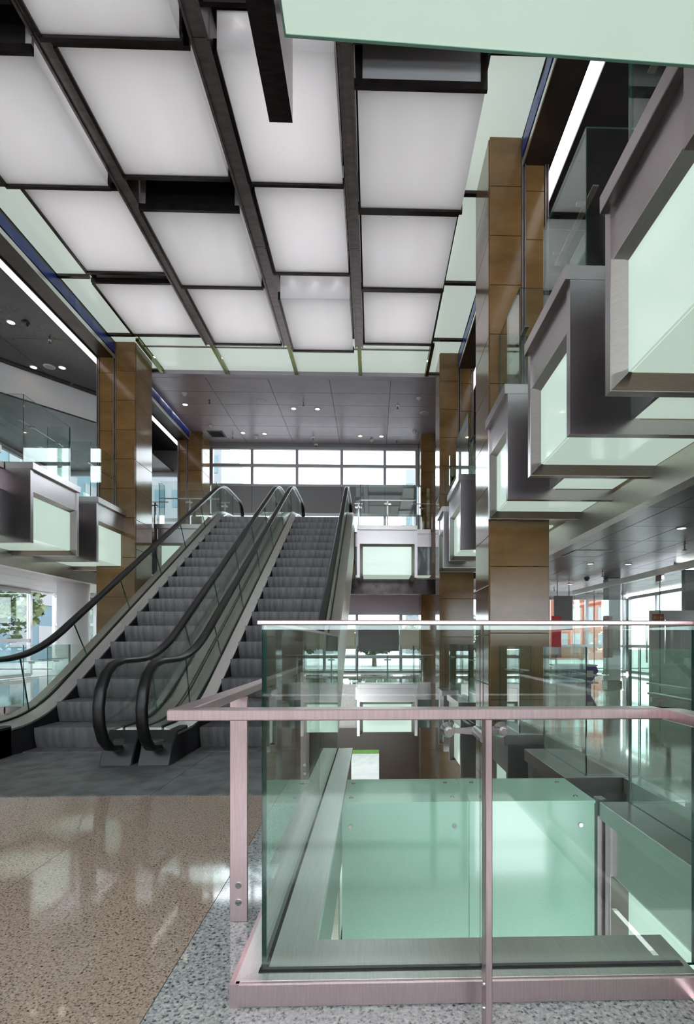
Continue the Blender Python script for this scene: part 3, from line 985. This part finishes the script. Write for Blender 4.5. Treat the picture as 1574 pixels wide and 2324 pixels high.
# hanging fin above the void
fin = thing('ceiling_fin', 'long dark steel fin hanging below the third column of ceiling boxes', 'fin', (-1.03, 4.5, 7.0))
part('bottom_plate', B(-1.16, -.90, 1.5, 5.82, 7.0, 7.02), 'bronze_dark', fin)
part('side_plate', B(-.92, -.90, 1.5, 5.82, 7.02, 7.95), 'steel', fin)
part('side_plate', B(-1.16, -1.14, 1.5, 5.82, 7.02, 7.95), 'bronze_dark', fin)
part('end_plate', B(-1.14, -.92, 5.80, 5.82, 7.02, 7.95), 'bronze_dark', fin)

# green perimeter glass of the ceiling
def perim(label, x0, x1, cuts, mat):
    t = thing('perimeter_ceiling_glass', label, 'ceiling glass', ((x0 + x1) / 2, 8, ZC), 'perimeter ceiling glass')
    for a, b in zip(cuts[:-1], cuts[1:]):
        part('glass_panel', B(x0, x1, a + .02, b - .02, ZC, ZC + .02), mat, t)
        part('cross_bar', B(x0 - .02, x1, b - .035, b + .035, ZC - .05, ZC + .06), 'bronze_dark', t)
perim('strip of pale green backlit ceiling glass along the left side of the light ceiling', -6.02, -5.42, [-4, -2, 0, 2, 4.05, 6.05, 8.0, 10.0, 11.88, 13.4], 'lit_pale')
perim('strip of pale green backlit ceiling glass along the right side of the light ceiling', 1.42, 2.08, [-4, -2, 0, 2, 4.05, 6.05, 8.0, 10.0, 11.88, 13.4], 'lit_pale')
t = thing('perimeter_ceiling_glass', 'row of pale green backlit ceiling glass at the far end of the light ceiling', 'ceiling glass', (-2, 12.7, ZC), 'perimeter ceiling glass')
for a, b in ((-5.37, -3.81), (-3.72, -2.02), (-1.93, -.36), (-.27, 1.36)):
    for c, d in ((11.98, 12.33), (12.37, 13.42)):
        part('glass_panel', B(a, b, c, d, ZC, ZC + .02), 'lit_pale', t)
    part('cross_bar', B(a, b, 12.33, 12.37, ZC - .02, ZC + .04), 'channel_steel', t)
struct('trim_4', MB().box(-6.1, 2.2, 13.42, 13.62, ZC - .10, ZC + .3), 'ceiling_grey', 'grey steel edge between light ceiling and far grey ceiling', 'trim')

# side beams with blue film, white cove strips and dark ceilings of the upper storey
ZS = 7.80                      # side ceilings of the upper storey
def side_beam(sgn, x_in, name_n, side):
    x_out = x_in + sgn * .38
    lo, hi = sorted((x_in, x_out))
    s = struct('trim_%d' % name_n, B(lo, hi, -5, YW, ZS + .01, ZC + .35), 'soffit_brown', 'dark brown edge beam beside the light ceiling on the %s' % side, 'trim')
    f0, f1 = sorted((x_in, x_in - sgn * .014))
    part('edge_strip', B(f0, f1, -5, YW, ZS - .01, ZS + .07), 'steel_light', s)
    # crumpled protective film on the beam's face
    mb = MB()
    ys = rng(-3, YW - .3, .22)
    rows = []
    for y in ys:
        b0 = ZS + .08 + random.uniform(0, .03)
        b1 = ZC - .03 - random.uniform(0, .07)
        xo = x_in - sgn * (.012 + random.uniform(0, .012))
        rows.append([(x_in - sgn * .002, y, b0), (xo, y, b0), (xo - sgn * random.uniform(-.004, .01), y, (b0 + b1) / 2), (xo, y, b1), (x_in - sgn * .002, y, b1)])
    mb.sweep(None, rows)
    part('blue_film', mb, 'blue_film', s, label='blue protective film')
    c0, c1 = sorted((x_out, x_out + sgn * .2))
    l = thing('cove_light', 'long white light strip in the upper %s ceiling' % side, 'light strip', ((c0 + c1) / 2, 7, ZS), 'cove light strips')
    part('diffuser', B(c0 + .01, c1 - .02, -4, YW - .2, ZS + .01, ZS + .03), 'white_light', l)
    part('housing', B(c0, c0 + .01, -4, YW - .2, ZS, ZS + .1), 'ceiling_dark', l)
    part('housing', B(c1 - .02, c1, -4, YW - .2, ZS - .02, ZS + .1), 'ceiling_dark', l)
    return c1 if sgn > 0 else c0

xr_c = side_beam(1, 2.10, 5, 'right')
xl_c = side_beam(-1, -6.04, 6, 'left')
ceiling_panels('ceiling', 'dark panelled ceiling of the upper storey at right', xr_c, 9, -4, YW, ZS, 3, 10, 'ceiling_dark')
ceiling_panels('ceiling', 'dark panelled ceiling of the upper storey at left', -11, xl_c, -4, YW, ZS, 3, 10, 'ceiling_dark')
gc = ceiling_panels('ceiling', 'purple grey panelled ceiling over the escalator landing', -6.0, 2.1, 13.6, YW, ZC - .1, 5, 6, 'ceiling_grey')

# ------------------------------------------------------------------ windows and outer walls
def window_wall(n, label, xs, zs, y, fw=.05, mat='window_glass', axis='y'):
    s = struct_empty('window_%d' % n, label, 'window', ((xs[0] + xs[-1]) / 2, y, zs[0]) if axis == 'y' else (y, (xs[0] + xs[-1]) / 2, zs[0]))
    for i, x in enumerate(xs):
        a = (x - fw, x + fw, y - .06, y + .06, zs[0], zs[-1]) if axis == 'y' else (y - .06, y + .06, x - fw, x + fw, zs[0], zs[-1])
        part('mullion', B(*a), 'frame_alu', s)
    for j, z in enumerate(zs):
        a = (xs[0], xs[-1], y - .05, y + .05, z - fw, z + fw) if axis == 'y' else (y - .05, y + .05, xs[0], xs[-1], z - fw, z + fw)
        part('transom', B(*a), 'frame_alu', s)
    for i in range(len(xs) - 1):
        for j in range(len(zs) - 1):
            a = (xs[i] + fw, xs[i + 1] - fw, y - .008, y + .008, zs[j] + fw, zs[j + 1] - fw) if axis == 'y' else (y - .008, y + .008, xs[i] + fw, xs[i + 1] - fw, zs[j] + fw, zs[j + 1] - fw)
            part('pane', B(*a), mat, s)
    return s

window_wall(1, 'wide upper window band above the escalator landing', [-5.6, -4.2, -2.64, -1.08, .43, 1.55], [6.62, 7.32, 7.93], YW)
window_wall(2, 'low window strip under the grey panel behind the escalator landing', [-5.6, -2.64, .43, 1.55], [ZF2, 5.62], YW)
window_wall(3, 'far window of the entrance level seen through the balustrade', [-5.6, -3.9, -2.2, -.55, .99, 2.4], [.1, .62, 2.15], YW)
window_wall(4, 'tall glazing at the far left of the entrance level', [-11, -9.6, -7.9, -6.5], [.1, .62, 1.75, 2.75], YW)
window_wall(5, 'glazing of the left side of the entrance level', [7.0, 9.5, 12.0, 14.5, 16.8], [.1, 1.2, 2.75], -11, axis='x')
window_wall(6, 'glazing of the left side of the upper storey', [6.5, 9.0, 11.5, 14.0, 16.5, 18.1], [ZF2 + .1, 5.4, 6.95], -11, axis='x')
window_wall(7, 'glazing of the upper storey behind the left column', [-11, -9.4, -7.8, -6.5], [ZF2 + .1, 5.4, 6.95], YW)
gw = struct('wall_far', MB().box(-5.6, 1.55, YW - .08, YW + .06, 5.66, 6.58), 'grey_paint', 'grey spandrel panels between the far upper windows', 'wall')
for x in (-4.2, -2.64, -1.08, .43):
    part('panel_joint', B(x - .006, x + .006, YW - .085, YW - .079, 5.66, 6.58), 'seam_dark', gw)
struct('wall_far', MB().box(-6.5, 2.5, YW - .05, YW + .1, 7.97, 9).box(-6.5, -5.65, YW - .05, YW + .1, ZF2, 8).box(1.6, 9, YW - .05, YW + .1, ZF2, 9).box(-11, -6.5, YW - .05, YW + .1, 7.0, 9),
       'grey_paint', 'dark wall round the far upper windows', 'wall')
struct('wall_far', MB().box(-6.5, 2.45, YW - .06, YW + .1, 2.2, 2.9).box(2.45, 9, YW - .06, YW + .1, 2.75, 2.9).box(-6.45, -5.65, YW - .06, YW + .1, 0, 2.2), 'lilac_paint', 'pale bulkhead above the far entrance level windows', 'wall')
struct('wall_right', MB().box(9, 9.2, -5, YW, ZF2, 9), 'grey_paint', 'dark side wall of the upper storey at right', 'wall')
struct('wall_left', MB().box(-11.2, -11, -5, YW, 7.0, 9).box(-11.2, -11, -5, 6.5, 0, 7.0).box(-11.2, -11, 6.5, YW, 2.8, ZF2 + .1), 'white_paint', 'white wall at the far left', 'wall')
struct('wall_back', MB().box(-11, 9, -5.2, -5, 2.9, 4.7).box(-11, 9, -5.2, -5, 7.4, 9).box(-11, 9, -5.2, -5, 0, 1.25), 'panel_grey', 'unseen grey wall behind the camera, window bands shaped for fill light', 'wall')  # unseen wall, its openings shaped for fill light and the rails' reflections
window_wall(9, 'unseen upper window band behind the camera, added for fill light', [-11, -8, -5, -2, 1, 4, 7, 9], [4.75, 6.0, 7.35], -5.1)
window_wall(8, 'unseen lower glazing behind the camera, raised to shape the light', [-11, -8, -5, -2, 1, 4, 7, 9], [1.3, 2.2, 2.85], -5.1)
# slanted white bulkhead, upper left
bh = MB()
p0, p1 = Vector((-9.9, 11.16)), Vector((-6.9, 14.75))
nrm = Vector((p1.y - p0.y, -(p1.x - p0.x))).normalized() * -.3
q = [p0, p1, p1 + nrm, p0 + nrm]
bh.hexa([(a.x, a.y, 7.09) for a in q] + [(a.x, a.y, ZS) for a in q])
struct('wall_left', bh, 'white_paint', 'white slanting bulkhead below the dark ceiling at upper left', 'wall')
bs = MB()
bs.prism([(p0.x, p0.y), (p1.x, p1.y), (p1.x, YW), (-11, YW), (-11, 10.0)], 'z', 7.05, 7.09)
struct('ceiling', bs, 'ceiling_dark', 'lower dark ceiling behind the slanting white bulkhead', 'ceiling')
# slot diffusers
d_ = (p1 - p0).normalized()
for i, (s0, s1) in enumerate(((1.2, 3.1), (3.2, 4.4))):
    a = p0 + d_ * s0 - nrm * .5
    b = p0 + d_ * s1 - nrm * .5
    w = nrm.normalized() * .06
    mb = MB()
    qq = [a + w, b + w, b - w, a - w]
    mb.hexa([(v.x, v.y, ZS - .02) for v in qq] + [(v.x, v.y, ZS - .001) for v in qq])
    o = part('slot_diffuser', mb, 'seam_dark', None)
    o['label'] = 'black slot air diffuser beside the slanting white bulkhead, %s the stone column' % ('farther from', 'next to')[i]
    o['category'] = 'air diffuser'
    o['group'] = 'slot diffusers'

# round white column, left entrance level
t = thing('round_column', 'white round column in front of the left windows', 'column', (-8.75, 15.3, 0))
part('shaft', MB().cyl((-8.75, 15.3, .1), (-8.75, 15.3, 2.84), .42, n=40), 'white_paint', t, smooth=False)
part('base_ring', MB().cyl((-8.75, 15.3, 0), (-8.75, 15.3, .1), .45, n=40), 'steel', t)

# basement walls
struct('wall_far', MB().box(-11, -.9, 19.8, 20, ZB, -1.2).box(.25, 9, 19.8, 20, ZB, -1.2).box(-.9, .25, 19.8, 20, -3.0, -1.2), 'brown_wall', 'dark brown wall of the lower storey with a bright doorway', 'wall')
struct('wall_left', B(-11.2, -11, -5, 20, ZB, -.0), 'brown_wall', 'brown left wall of the lower storey', 'wall')
struct('wall_right', B(9, 9.2, -5, 20, ZB, 0), 'brown_wall', 'brown right wall of the lower storey', 'wall')

# ------------------------------------------------------------------ right shop front, entrance level
sf = thing('shop_front', 'frameless glass shop front with bright steel header at right', 'shop front', (5.6, 11, 0))
sx = 6.0
for a, b in ((3.0, 5.0), (5.01, 7.0), (7.01, 9.0), (9.01, 10.6), (10.61, 12.2), (12.21, 13.8), (13.81, 15.2)):
    glass_pane('glass_pane', sf, sx, sx + .014, a, b, .02, 2.55, ('glass', 'glass_edge', 'glass_edge'))
for a, b in ((4.65, 5.3), (5.31, 5.98)):
    glass_pane('glass_pane', sf, a, b, 15.21, 15.224, .02, 2.55, ('glass', 'glass_edge', 'glass_edge'))
part('header', B(sx - .04, sx + .05, 3.0, 15.25, 2.55, 2.68), 'steel_light', sf)
part('header', B(4.65, sx - .04, 15.18, 15.27, 2.55, 2.66), 'steel_light', sf)
part('door_handle', MB().cyl((sx - .06, 11.0, .7), (sx - .06, 11.0, 1.6), .018), 'chrome', sf)
part('door_handle', MB().cyl((sx - .06, 10.3, .7), (sx - .06, 10.3, 1.6), .018), 'chrome', sf)
part('corner_patch', B(sx - .02, sx + .035, 10.5, 10.72, 2.42, 2.55), 'chrome', sf)
struct('wall_right', MB().box(9, 9.2, -5, 12.5, 0, 2.9), 'white_paint', 'white side wall of the shop behind the right glass front', 'wall')
window_wall(10, 'bright glazing at the far right corner of the entrance level', [2.5, 4.6, 6.2, 7.6, 9.0], [.1, 1.0, 2.7], YW)
window_wall(11, 'side glazing at the far right of the entrance level', [12.5, 14.3, 16.2, 18.0], [.1, 1.0, 2.7], 9.1, axis='x')
struct('wall_right', MB().box(6.15, 9, 11.2, 11.3, 0, 1.85), 'white_paint', 'low white tiled partition in the shop carrying the red sign', 'wall')
pt = thing('white_pillar', 'slim white pillar just inside the right shop front', 'pillar', (6.35, 13.5, 0))
part('shaft', B(6.2, 6.55, 13.4, 13.7, .12, 2.84), 'white_paint', pt, bevel=.02)
part('base_trim', B(6.18, 6.57, 13.38, 13.72, 0, .12), 'steel', pt)
struct('trim_7', B(7.4, 8.98, 12.0, 12.14, 0, 2.84), 'grey_paint', 'dark partition inside the shop at right', 'trim')

for i, yy in enumerate((5.5, 8.5, 11.0)):
    lt = thing('tube_light', '%s ceiling tube light inside the shop at right' % ordr[i], 'tube light', (7.2, yy, 2.8), 'shop tube lights')
    part('tube', MB().cyl((6.6, yy, 2.74), (7.8, yy, 2.74), .02, n=5), 'tube_glow', lt)
    part('batten', B(6.55, 7.85, yy - .03, yy + .03, 2.77, 2.84), 'white_plastic', lt)

# fire hydrant sign
def text_mesh(s, size, ext):
    cu = bpy.data.curves.new('lettering', 'FONT')
    cu.body = s
    cu.size = size
    cu.extrude = ext
    cu.align_x = 'CENTER'
    cu.align_y = 'CENTER'
    ob = bpy.data.objects.new('lettering_tmp', cu)
    COL.objects.link(ob)
    dg = bpy.context.evaluated_depsgraph_get()
    me = bpy.data.meshes.new_from_object(ob.evaluated_get(dg))
    me.name = 'lettering'
    bpy.data.objects.remove(ob)
    return me

def lettering(s, size, ext, mat, parent, world, rz=0.0):
    me = text_mesh(s, size, ext)
    me.materials.clear()
    me.materials.append(M[mat])
    o = inst('lettering', me, parent, world)
    o.rotation_euler = (math.radians(90), 0, rz)
    return o

hx = thing('hydrant_sign', 'small red sign with yellow characters inside the shop at right', 'sign', (6.3, 11.18, 1.5))
part('sign_plate', B(6.17, 6.42, 11.185, 11.199, 1.57, 1.77), 'sign_red', hx)
lettering('消火栓', .075, .002, 'sign_gold', hx, (6.295, 11.183, 1.68))

# red banner, right behind the near column
bn = thing('red_banner', 'tall red banner beside a dark panel beyond the near stone column', 'banner', (5.25, 14.6, 0))
part('banner_cloth', B(5.12, 5.4, 14.6, 14.63, .7, 1.9), 'red_paint', bn)
part('banner_pole', MB().cyl((5.26, 14.66, 0), (5.26, 14.66, 1.92), .02), 'dark_plastic', bn)
dp = thing('hanging_billboard', 'dark hanging board beside the red banner', 'billboard', (5.3, 14.9, 1.25))
part('board', B(5.3, 5.85, 14.9, 14.95, 1.5, 2.5), 'grey_paint', dp)
for hx_ in (5.4, 5.75):
    part('hanger', MB().cyl((hx_, 14.92, 2.5), (hx_, 14.92, 2.84), .012), 'dark_plastic', dp)

# boards in the far entrance level windows
for x0, x1, z0, z1, mat, lb in ((-.5, .93, .83, 1.78, 'grey_paint', 'dark grey board hung in the far entrance level window'),
                                (1.02, 2.2, .9, 1.62, 'cream_board', 'cream sign board in the far window right of the dark board'),
                                (-2.15, -.62, .9, 1.62, 'cream_board', 'cream sign board in the far window left of the dark board')):
    o = part('window_board', B(x0, x1, YW - .10, YW - .06, z0, z1), mat, None)
    o['label'] = lb
    o['category'] = 'board'
    o['group'] = 'boards in the far windows'

# ------------------------------------------------------------------ ceiling fittings
def downlight(x, y, z, label, r=.07):
    t = thing('downlight', label, 'downlight', (x, y, z), 'recessed downlights')
    n = 20
    ring = MB()
    st = []
    for i in range(n):
        a = 2 * math.pi * i / n
        st.append([(x + math.cos(a) * rr, y + math.sin(a) * rr, z + dz) for rr, dz in ((r, 0), (r, -.008), (r * .8, -.012), (r * .78, 0))])
    st.append(st[0])
    ring.sweep(None, st, caps=False)
    part('trim_ring', ring, 'white_plastic', t)
    part('lamp', MB().cyl((x, y, z - .003), (x, y, z), r * .77, n=10), 'downlight_glow', t)

def at_z(px, py, Z):
    th = math.radians(1.5)
    a, b = (px - 875.6) / FPX, (1457.0 - py) / FPX
    t_ = (Z - 1.15) / b
    return (a * math.cos(th) + math.sin(th)) * t_, (-a * math.sin(th) + math.cos(th)) * t_

zg, zl, zr1 = ZC - .1, ZS, 2.84
DL = [((420, 918), zg, 'downlight alone at the left of the purple grey ceiling'), ((666, 927), zg, 'left downlight of the near pair in the grey ceiling'),
      ((720, 928), zg, 'right downlight of the near pair in the grey ceiling'), ((551, 982), zg, 'left downlight of the far left pair in the grey ceiling'),
      ((600, 984), zg, 'right downlight of the far left pair in the grey ceiling'), ((817, 989), zg, 'left downlight of the far right pair in the grey ceiling'),
      ((865, 990), zg, 'right downlight of the far right pair in the grey ceiling'),
      ((25, 731), zl, 'downlight at the left picture edge in the dark upper ceiling'), ((76, 833), zl, 'left downlight of the pair in the dark upper left ceiling'),
      ((141, 834), zl, 'right downlight of the pair in the dark upper left ceiling'),
      ((1546, 1198), zr1, 'downlight at the right picture edge in the dark lower ceiling'), ((1425, 1280), zr1, 'right downlight of the middle pair in the dark lower right ceiling'),
      ((1339, 1279), zr1, 'left downlight of the middle pair in the dark lower right ceiling'), ((1293, 1325), zr1, 'farthest downlight in the dark lower right ceiling')]
for (px, py), z, lb in DL:
    x, y = at_z(px, py, z)
    downlight(x, y, z, lb, .085 if z > 5 else .075)

def detector(px, py, z, label, r=.075, mat='white_plastic'):
    x, y = at_z(px, py, z)
    t = thing('smoke_detector', label, 'smoke detector', (x, y, z), 'ceiling detectors')
    part('base', MB().cyl((x, y, z), (x, y, z - .025), r, r, 18), mat, t)
    part('head', MB().cyl((x, y, z - .025), (x, y, z - .075), r * .8, r * .5, 18), mat, t)

for (px, py), z, lb, mt in [((418, 892), zg, 'smoke detector at the near left of the grey ceiling', 'white_plastic'), ((478, 966), zg, 'smoke detector next to the black vent in the grey ceiling', 'white_plastic'),
                        ((582, 990), zg, 'smoke detector between the far left downlights', 'white_plastic'), ((950, 903), zg, 'smoke detector at the near right of the grey ceiling', 'white_plastic'),
                        ((940, 979), zg, 'smoke detector at the far right of the grey ceiling', 'white_plastic'), ((843, 997), zg, 'smoke detector between the far right downlights', 'white_plastic'),
                        ((58, 733), zl, 'dark detector right of the left edge downlight', 'dark_plastic'),
                        ((1331, 1312), zr1, 'dark detector in the dark lower right ceiling', 'dark_plastic')]:
    detector(px, py, z, lb, mat=mt)

def ring_speaker(px, py, z, label):
    x, y = at_z(px, py, z)
    t = thing('ceiling_speaker', label, 'speaker', (x, y, z), 'round ceiling speakers')
    part('rim', MB().cyl((x, y, z), (x, y, z - .015), .13, .12, 24), 'white_plastic', t)
    part('grille', MB().cyl((x, y, z - .015), (x, y, z - .018), .10, .10, 24), 'panel_grey', t)
ring_speaker(594, 911, zg, 'round white speaker in the left half of the grey ceiling')
ring_speaker(962, 937, zg, 'round white speaker at the right edge of the grey ceiling')
ring_speaker(112, 832, zl, 'round speaker between the pair of downlights in the dark upper left ceiling')
x, y = at_z(717, 1009, zg)
t = thing('dome_camera', 'small dome camera at the far middle of the grey ceiling', 'camera', (x, y, zg))
part('mount', MB().cyl((x, y, zg), (x, y, zg - .06), .09, .09, 18), 'white_plastic', t)
part('dome', MB().cyl((x, y, zg - .06), (x, y, zg - .11), .08, .035, 18), 'dark_plastic', t)

def sprinkler(px, py, z, label):
    x, y = at_z(px, py, z)
    t = thing('sprinkler', label, 'sprinkler', (x, y, z), 'ceiling sprinklers')
    part('rosette', MB().cyl((x, y, z), (x, y, z - .01), .035, .03, 12), 'chrome', t)
    part('pipe', MB().cyl((x, y, z - .01), (x, y, z - .09), .011, .011, 8), 'dark_plastic', t)
    part('deflector', MB().cyl((x, y, z - .09), (x, y, z - .1), .035, .035, 10), 'dark_plastic', t)
for (px, py), z, lb in [((475, 908), zg, 'sprinkler right of the lone downlight in the grey ceiling'), ((688, 913), zg, 'sprinkler above the near pair of downlights in the grey ceiling'),
                        ((902, 920), zg, 'sprinkler at the near right of the grey ceiling'), ((528, 988), zg, 'sprinkler left of the far left downlights'),
                        ((710, 992), zg, 'sprinkler in front of the dome camera'), ((899, 999), zg, 'sprinkler right of the far right downlights'),
                        ((1366, 1299), zr1, 'large dark sprinkler in the lower right ceiling'), ((1257, 1336), zr1, 'dark sprinkler beside the near stone column'),
                        ((1553, 1236), zr1, 'dark sprinkler at the right picture edge'), ((113, 772), zl, 'dark sprinkler in the upper left ceiling')]:
    sprinkler(px, py, z, lb)
x, y = at_z(492, 985, zg)
t = thing('ceiling_vent', 'black square vent in the far left of the grey ceiling', 'vent', (x, y, zg))
part('frame', MB().box(x - .25, x + .25, y - .25, y - .21, zg - .015, zg).box(x - .25, x + .25, y + .21, y + .25, zg - .015, zg).box(x - .25, x - .21, y - .21, y + .21, zg - .015, zg).box(x + .21, x + .25, y - .21, y + .21, zg - .015, zg), 'dark_plastic', t)
part('grille', B(x - .21, x + .21, y - .21, y + .21, zg - .008, zg), 'cavity_black', t)
x, y = at_z(1330, 1256, zr1)
t = thing('access_hatch', 'square access hatch outlined in the dark lower right ceiling', 'hatch', (x, y, zr1))
part('frame', MB().box(x - .35, x + .35, y - .35, y - .32, zr1 - .012, zr1).box(x - .35, x + .35, y + .32, y + .35, zr1 - .012, zr1).box(x - .35, x - .32, y - .32, y + .32, zr1 - .012, zr1).box(x + .32, x + .35, y - .32, y + .32, zr1 - .012, zr1), 'frame_alu', t)
part('lid', B(x - .32, x + .32, y - .32, y + .32, zr1 - .008, zr1), 'ceiling_dark', t)

# ------------------------------------------------------------------ upper balcony over the camera
nb = thing('upper_soffit_glass', 'large pale green glass soffit panel overhead at the top right picture corner', 'glass soffit', (1.2, .9, 2.83))
part('glass_panel', MB().prism([(-.24, -.6), (3.0, -.6), (3.0, 1.56), (-.24, 1.435)], 'z', 2.84, 2.862), 'lit_green', nb)
part('glass_edge_strip', MB().prism([(-.246, 1.435), (3.0, 1.56), (3.0, 1.568), (-.246, 1.443)], 'z', 2.838, 2.864).box(-.246, -.24, -.6, 1.435, 2.838, 2.864), 'glass_top', nb)
part('carrier_frame', B(-.1, 3.0, -.6, 1.38, 2.88, 3.0), 'steel', nb)
part('side_bracket', B(1.08, 1.5, 1.5, 1.76, 2.86, 3.72), 'steel', nb)

# ------------------------------------------------------------------ outside
struct('ground', MB().box(-60, 60, 26.6, 90, -2.6, -.25).box(-60, -11.3, -30, 27.5, -.6, -.25).box(9.3, 60, -30, 27.5, -.6, -.25).box(-11.3, 9.3, 18.3, 19.7, -.6, -.25), 'paving', 'pale paving outside the windows', 'ground')
struct('ground', MB().box(-11, 9, 20.1, 25.0, ZB - .3, ZB + .02), 'paving', 'bright paving of the sunken court outside', 'ground')
struct('ground', MB().hexa([(-11, 25, ZB), (9, 25, ZB), (9, 26.6, -2.3), (-11, 26.6, -2.3), (-11, 25, ZB + .03), (9, 25, ZB + .03), (9, 26.6, -2.27), (-11, 26.6, -2.27)]), 'grass', 'green grass bank of the sunken court', 'grass')

def tree(x, y, h, r, label, zb=-.25, n=900, group='trees outside'):
    t = thing('tree', label, 'tree', (x, y, zb), group)
    part('trunk', MB().cyl((x, y, zb), (x, y, zb + h * .6), .14, .07, 8), 'bark', t)
    mb = MB()
    for i in range(n):
        while True:
            p = Vector((random.uniform(-1, 1), random.uniform(-1, 1), random.uniform(-1, 1)))
            if p.length < 1:
                break
        k = .55 + .45 * random.random()
        c = Vector((x, y, zb + h * .65)) + Vector((p.x * r, p.y * r, p.z * h * .38))
        a = Vector((random.uniform(-1, 1), random.uniform(-1, 1), random.uniform(-1, 1))).normalized()
        b = a.orthogonal().normalized()
        s = .13 * k
        mb._add([tuple(c - a * s * 1.6), tuple(c + b * s), tuple(c + a * s * 1.6), tuple(c - b * s)], [(0, 1, 2, 3)])
    o = part('leaves', mb, 'leaf', t)
    o['kind'] = 'stuff'

for i, (x, y, h, r, lb) in enumerate([(-3.0, 29.5, 2.7, 1.5, 'round bush outside the far window behind the cream board'), (.1, 29.6, 2.4, 1.5, 'bush outside the far window under the dark board'),
                                   (3.2, 29.5, 2.7, 1.5, 'bush outside the far window right of the dark board'), (6.3, 29.5, 2.9, 1.5, 'bush outside the far window near the second stone column'),
                                   (-12.5, 25, 4.2, 1.9, 'tree outside the far left window'), (-15.5, 21, 4.6, 2.0, 'tree outside the left side glazing'),
                                   (-9.2, 29, 3.9, 1.5, 'tree outside the left window beside the white round column')]):
    tree(x, y, h, r, lb)

def far_building(x0, x1, y0, y1, z1, label, wall, win, nx, nz, front='y', rows=None):
    t = thing('building', label, 'building', ((x0 + x1) / 2, (y0 + y1) / 2, -.25))
    part('wall', B(x0, x1, y0, y1, -.25, z1), wall, t)
    for i in range(nx):
        for j in range(nz):
            zz = .8 + j * (z1 - .8) / nz
            zh = (z1 - .8) / nz * .5
            if front == 'y':
                w = (x1 - x0) / nx
                a = x0 + (i + .2) * w
                part('window', B(a, a + w * .6, y0 - .05, y0 + .02, zz, zz + zh), win, t)
            else:
                w = (y1 - y0) / nx
                a = y0 + (i + .2) * w
                part('window', B(x1 - .02, x1 + .05, a, a + w * .6, zz, zz + zh), win, t)
    return t

far_building(-34, -24, 4, 46, 22, 'pale blue building outside the left windows', 'far_blue', 'far_white', 14, 7, 'x')
far_building(-22, -14, 48, 56, 20, 'white building outside the far left window', 'far_white', 'far_blue', 5, 6)
far_building(14.5, 19.5, 40, 48, 9, 'orange and white building outside beyond the right walkway', 'orange_wall', 'far_white', 5, 4)
far_building(4.0, 8.2, 62, 70, 22, 'distant white building at the right end of the far upper window', 'far_white', 'far_blue', 4, 6)

# purple counter with white characters, made up in place of a vehicle-like reflection
dc = thing('stand_in_counter', 'made-up low purple counter standing in for a vehicle-like reflection in the glass', 'counter', (4.9, 12.3, 0))
part('front_board', MB().prism([(4.4, .12), (5.25, .12), (5.45, .45), (5.4, .56), (4.4, .56)], 'y', 12.28, 12.34), 'purple_paint', dc)
part('body', B(4.42, 5.3, 12.35, 12.8, 0, .54), 'panel_grey', dc)
part('worktop', B(4.38, 5.42, 12.26, 12.84, .565, .60), 'white_paint', dc)
part('white_panel', B(5.14, 5.32, 12.268, 12.28, .30, .46), 'white_paint', dc)
lettering('亮华', .24, .002, 'white_paint', dc, (4.68, 12.277, .36))
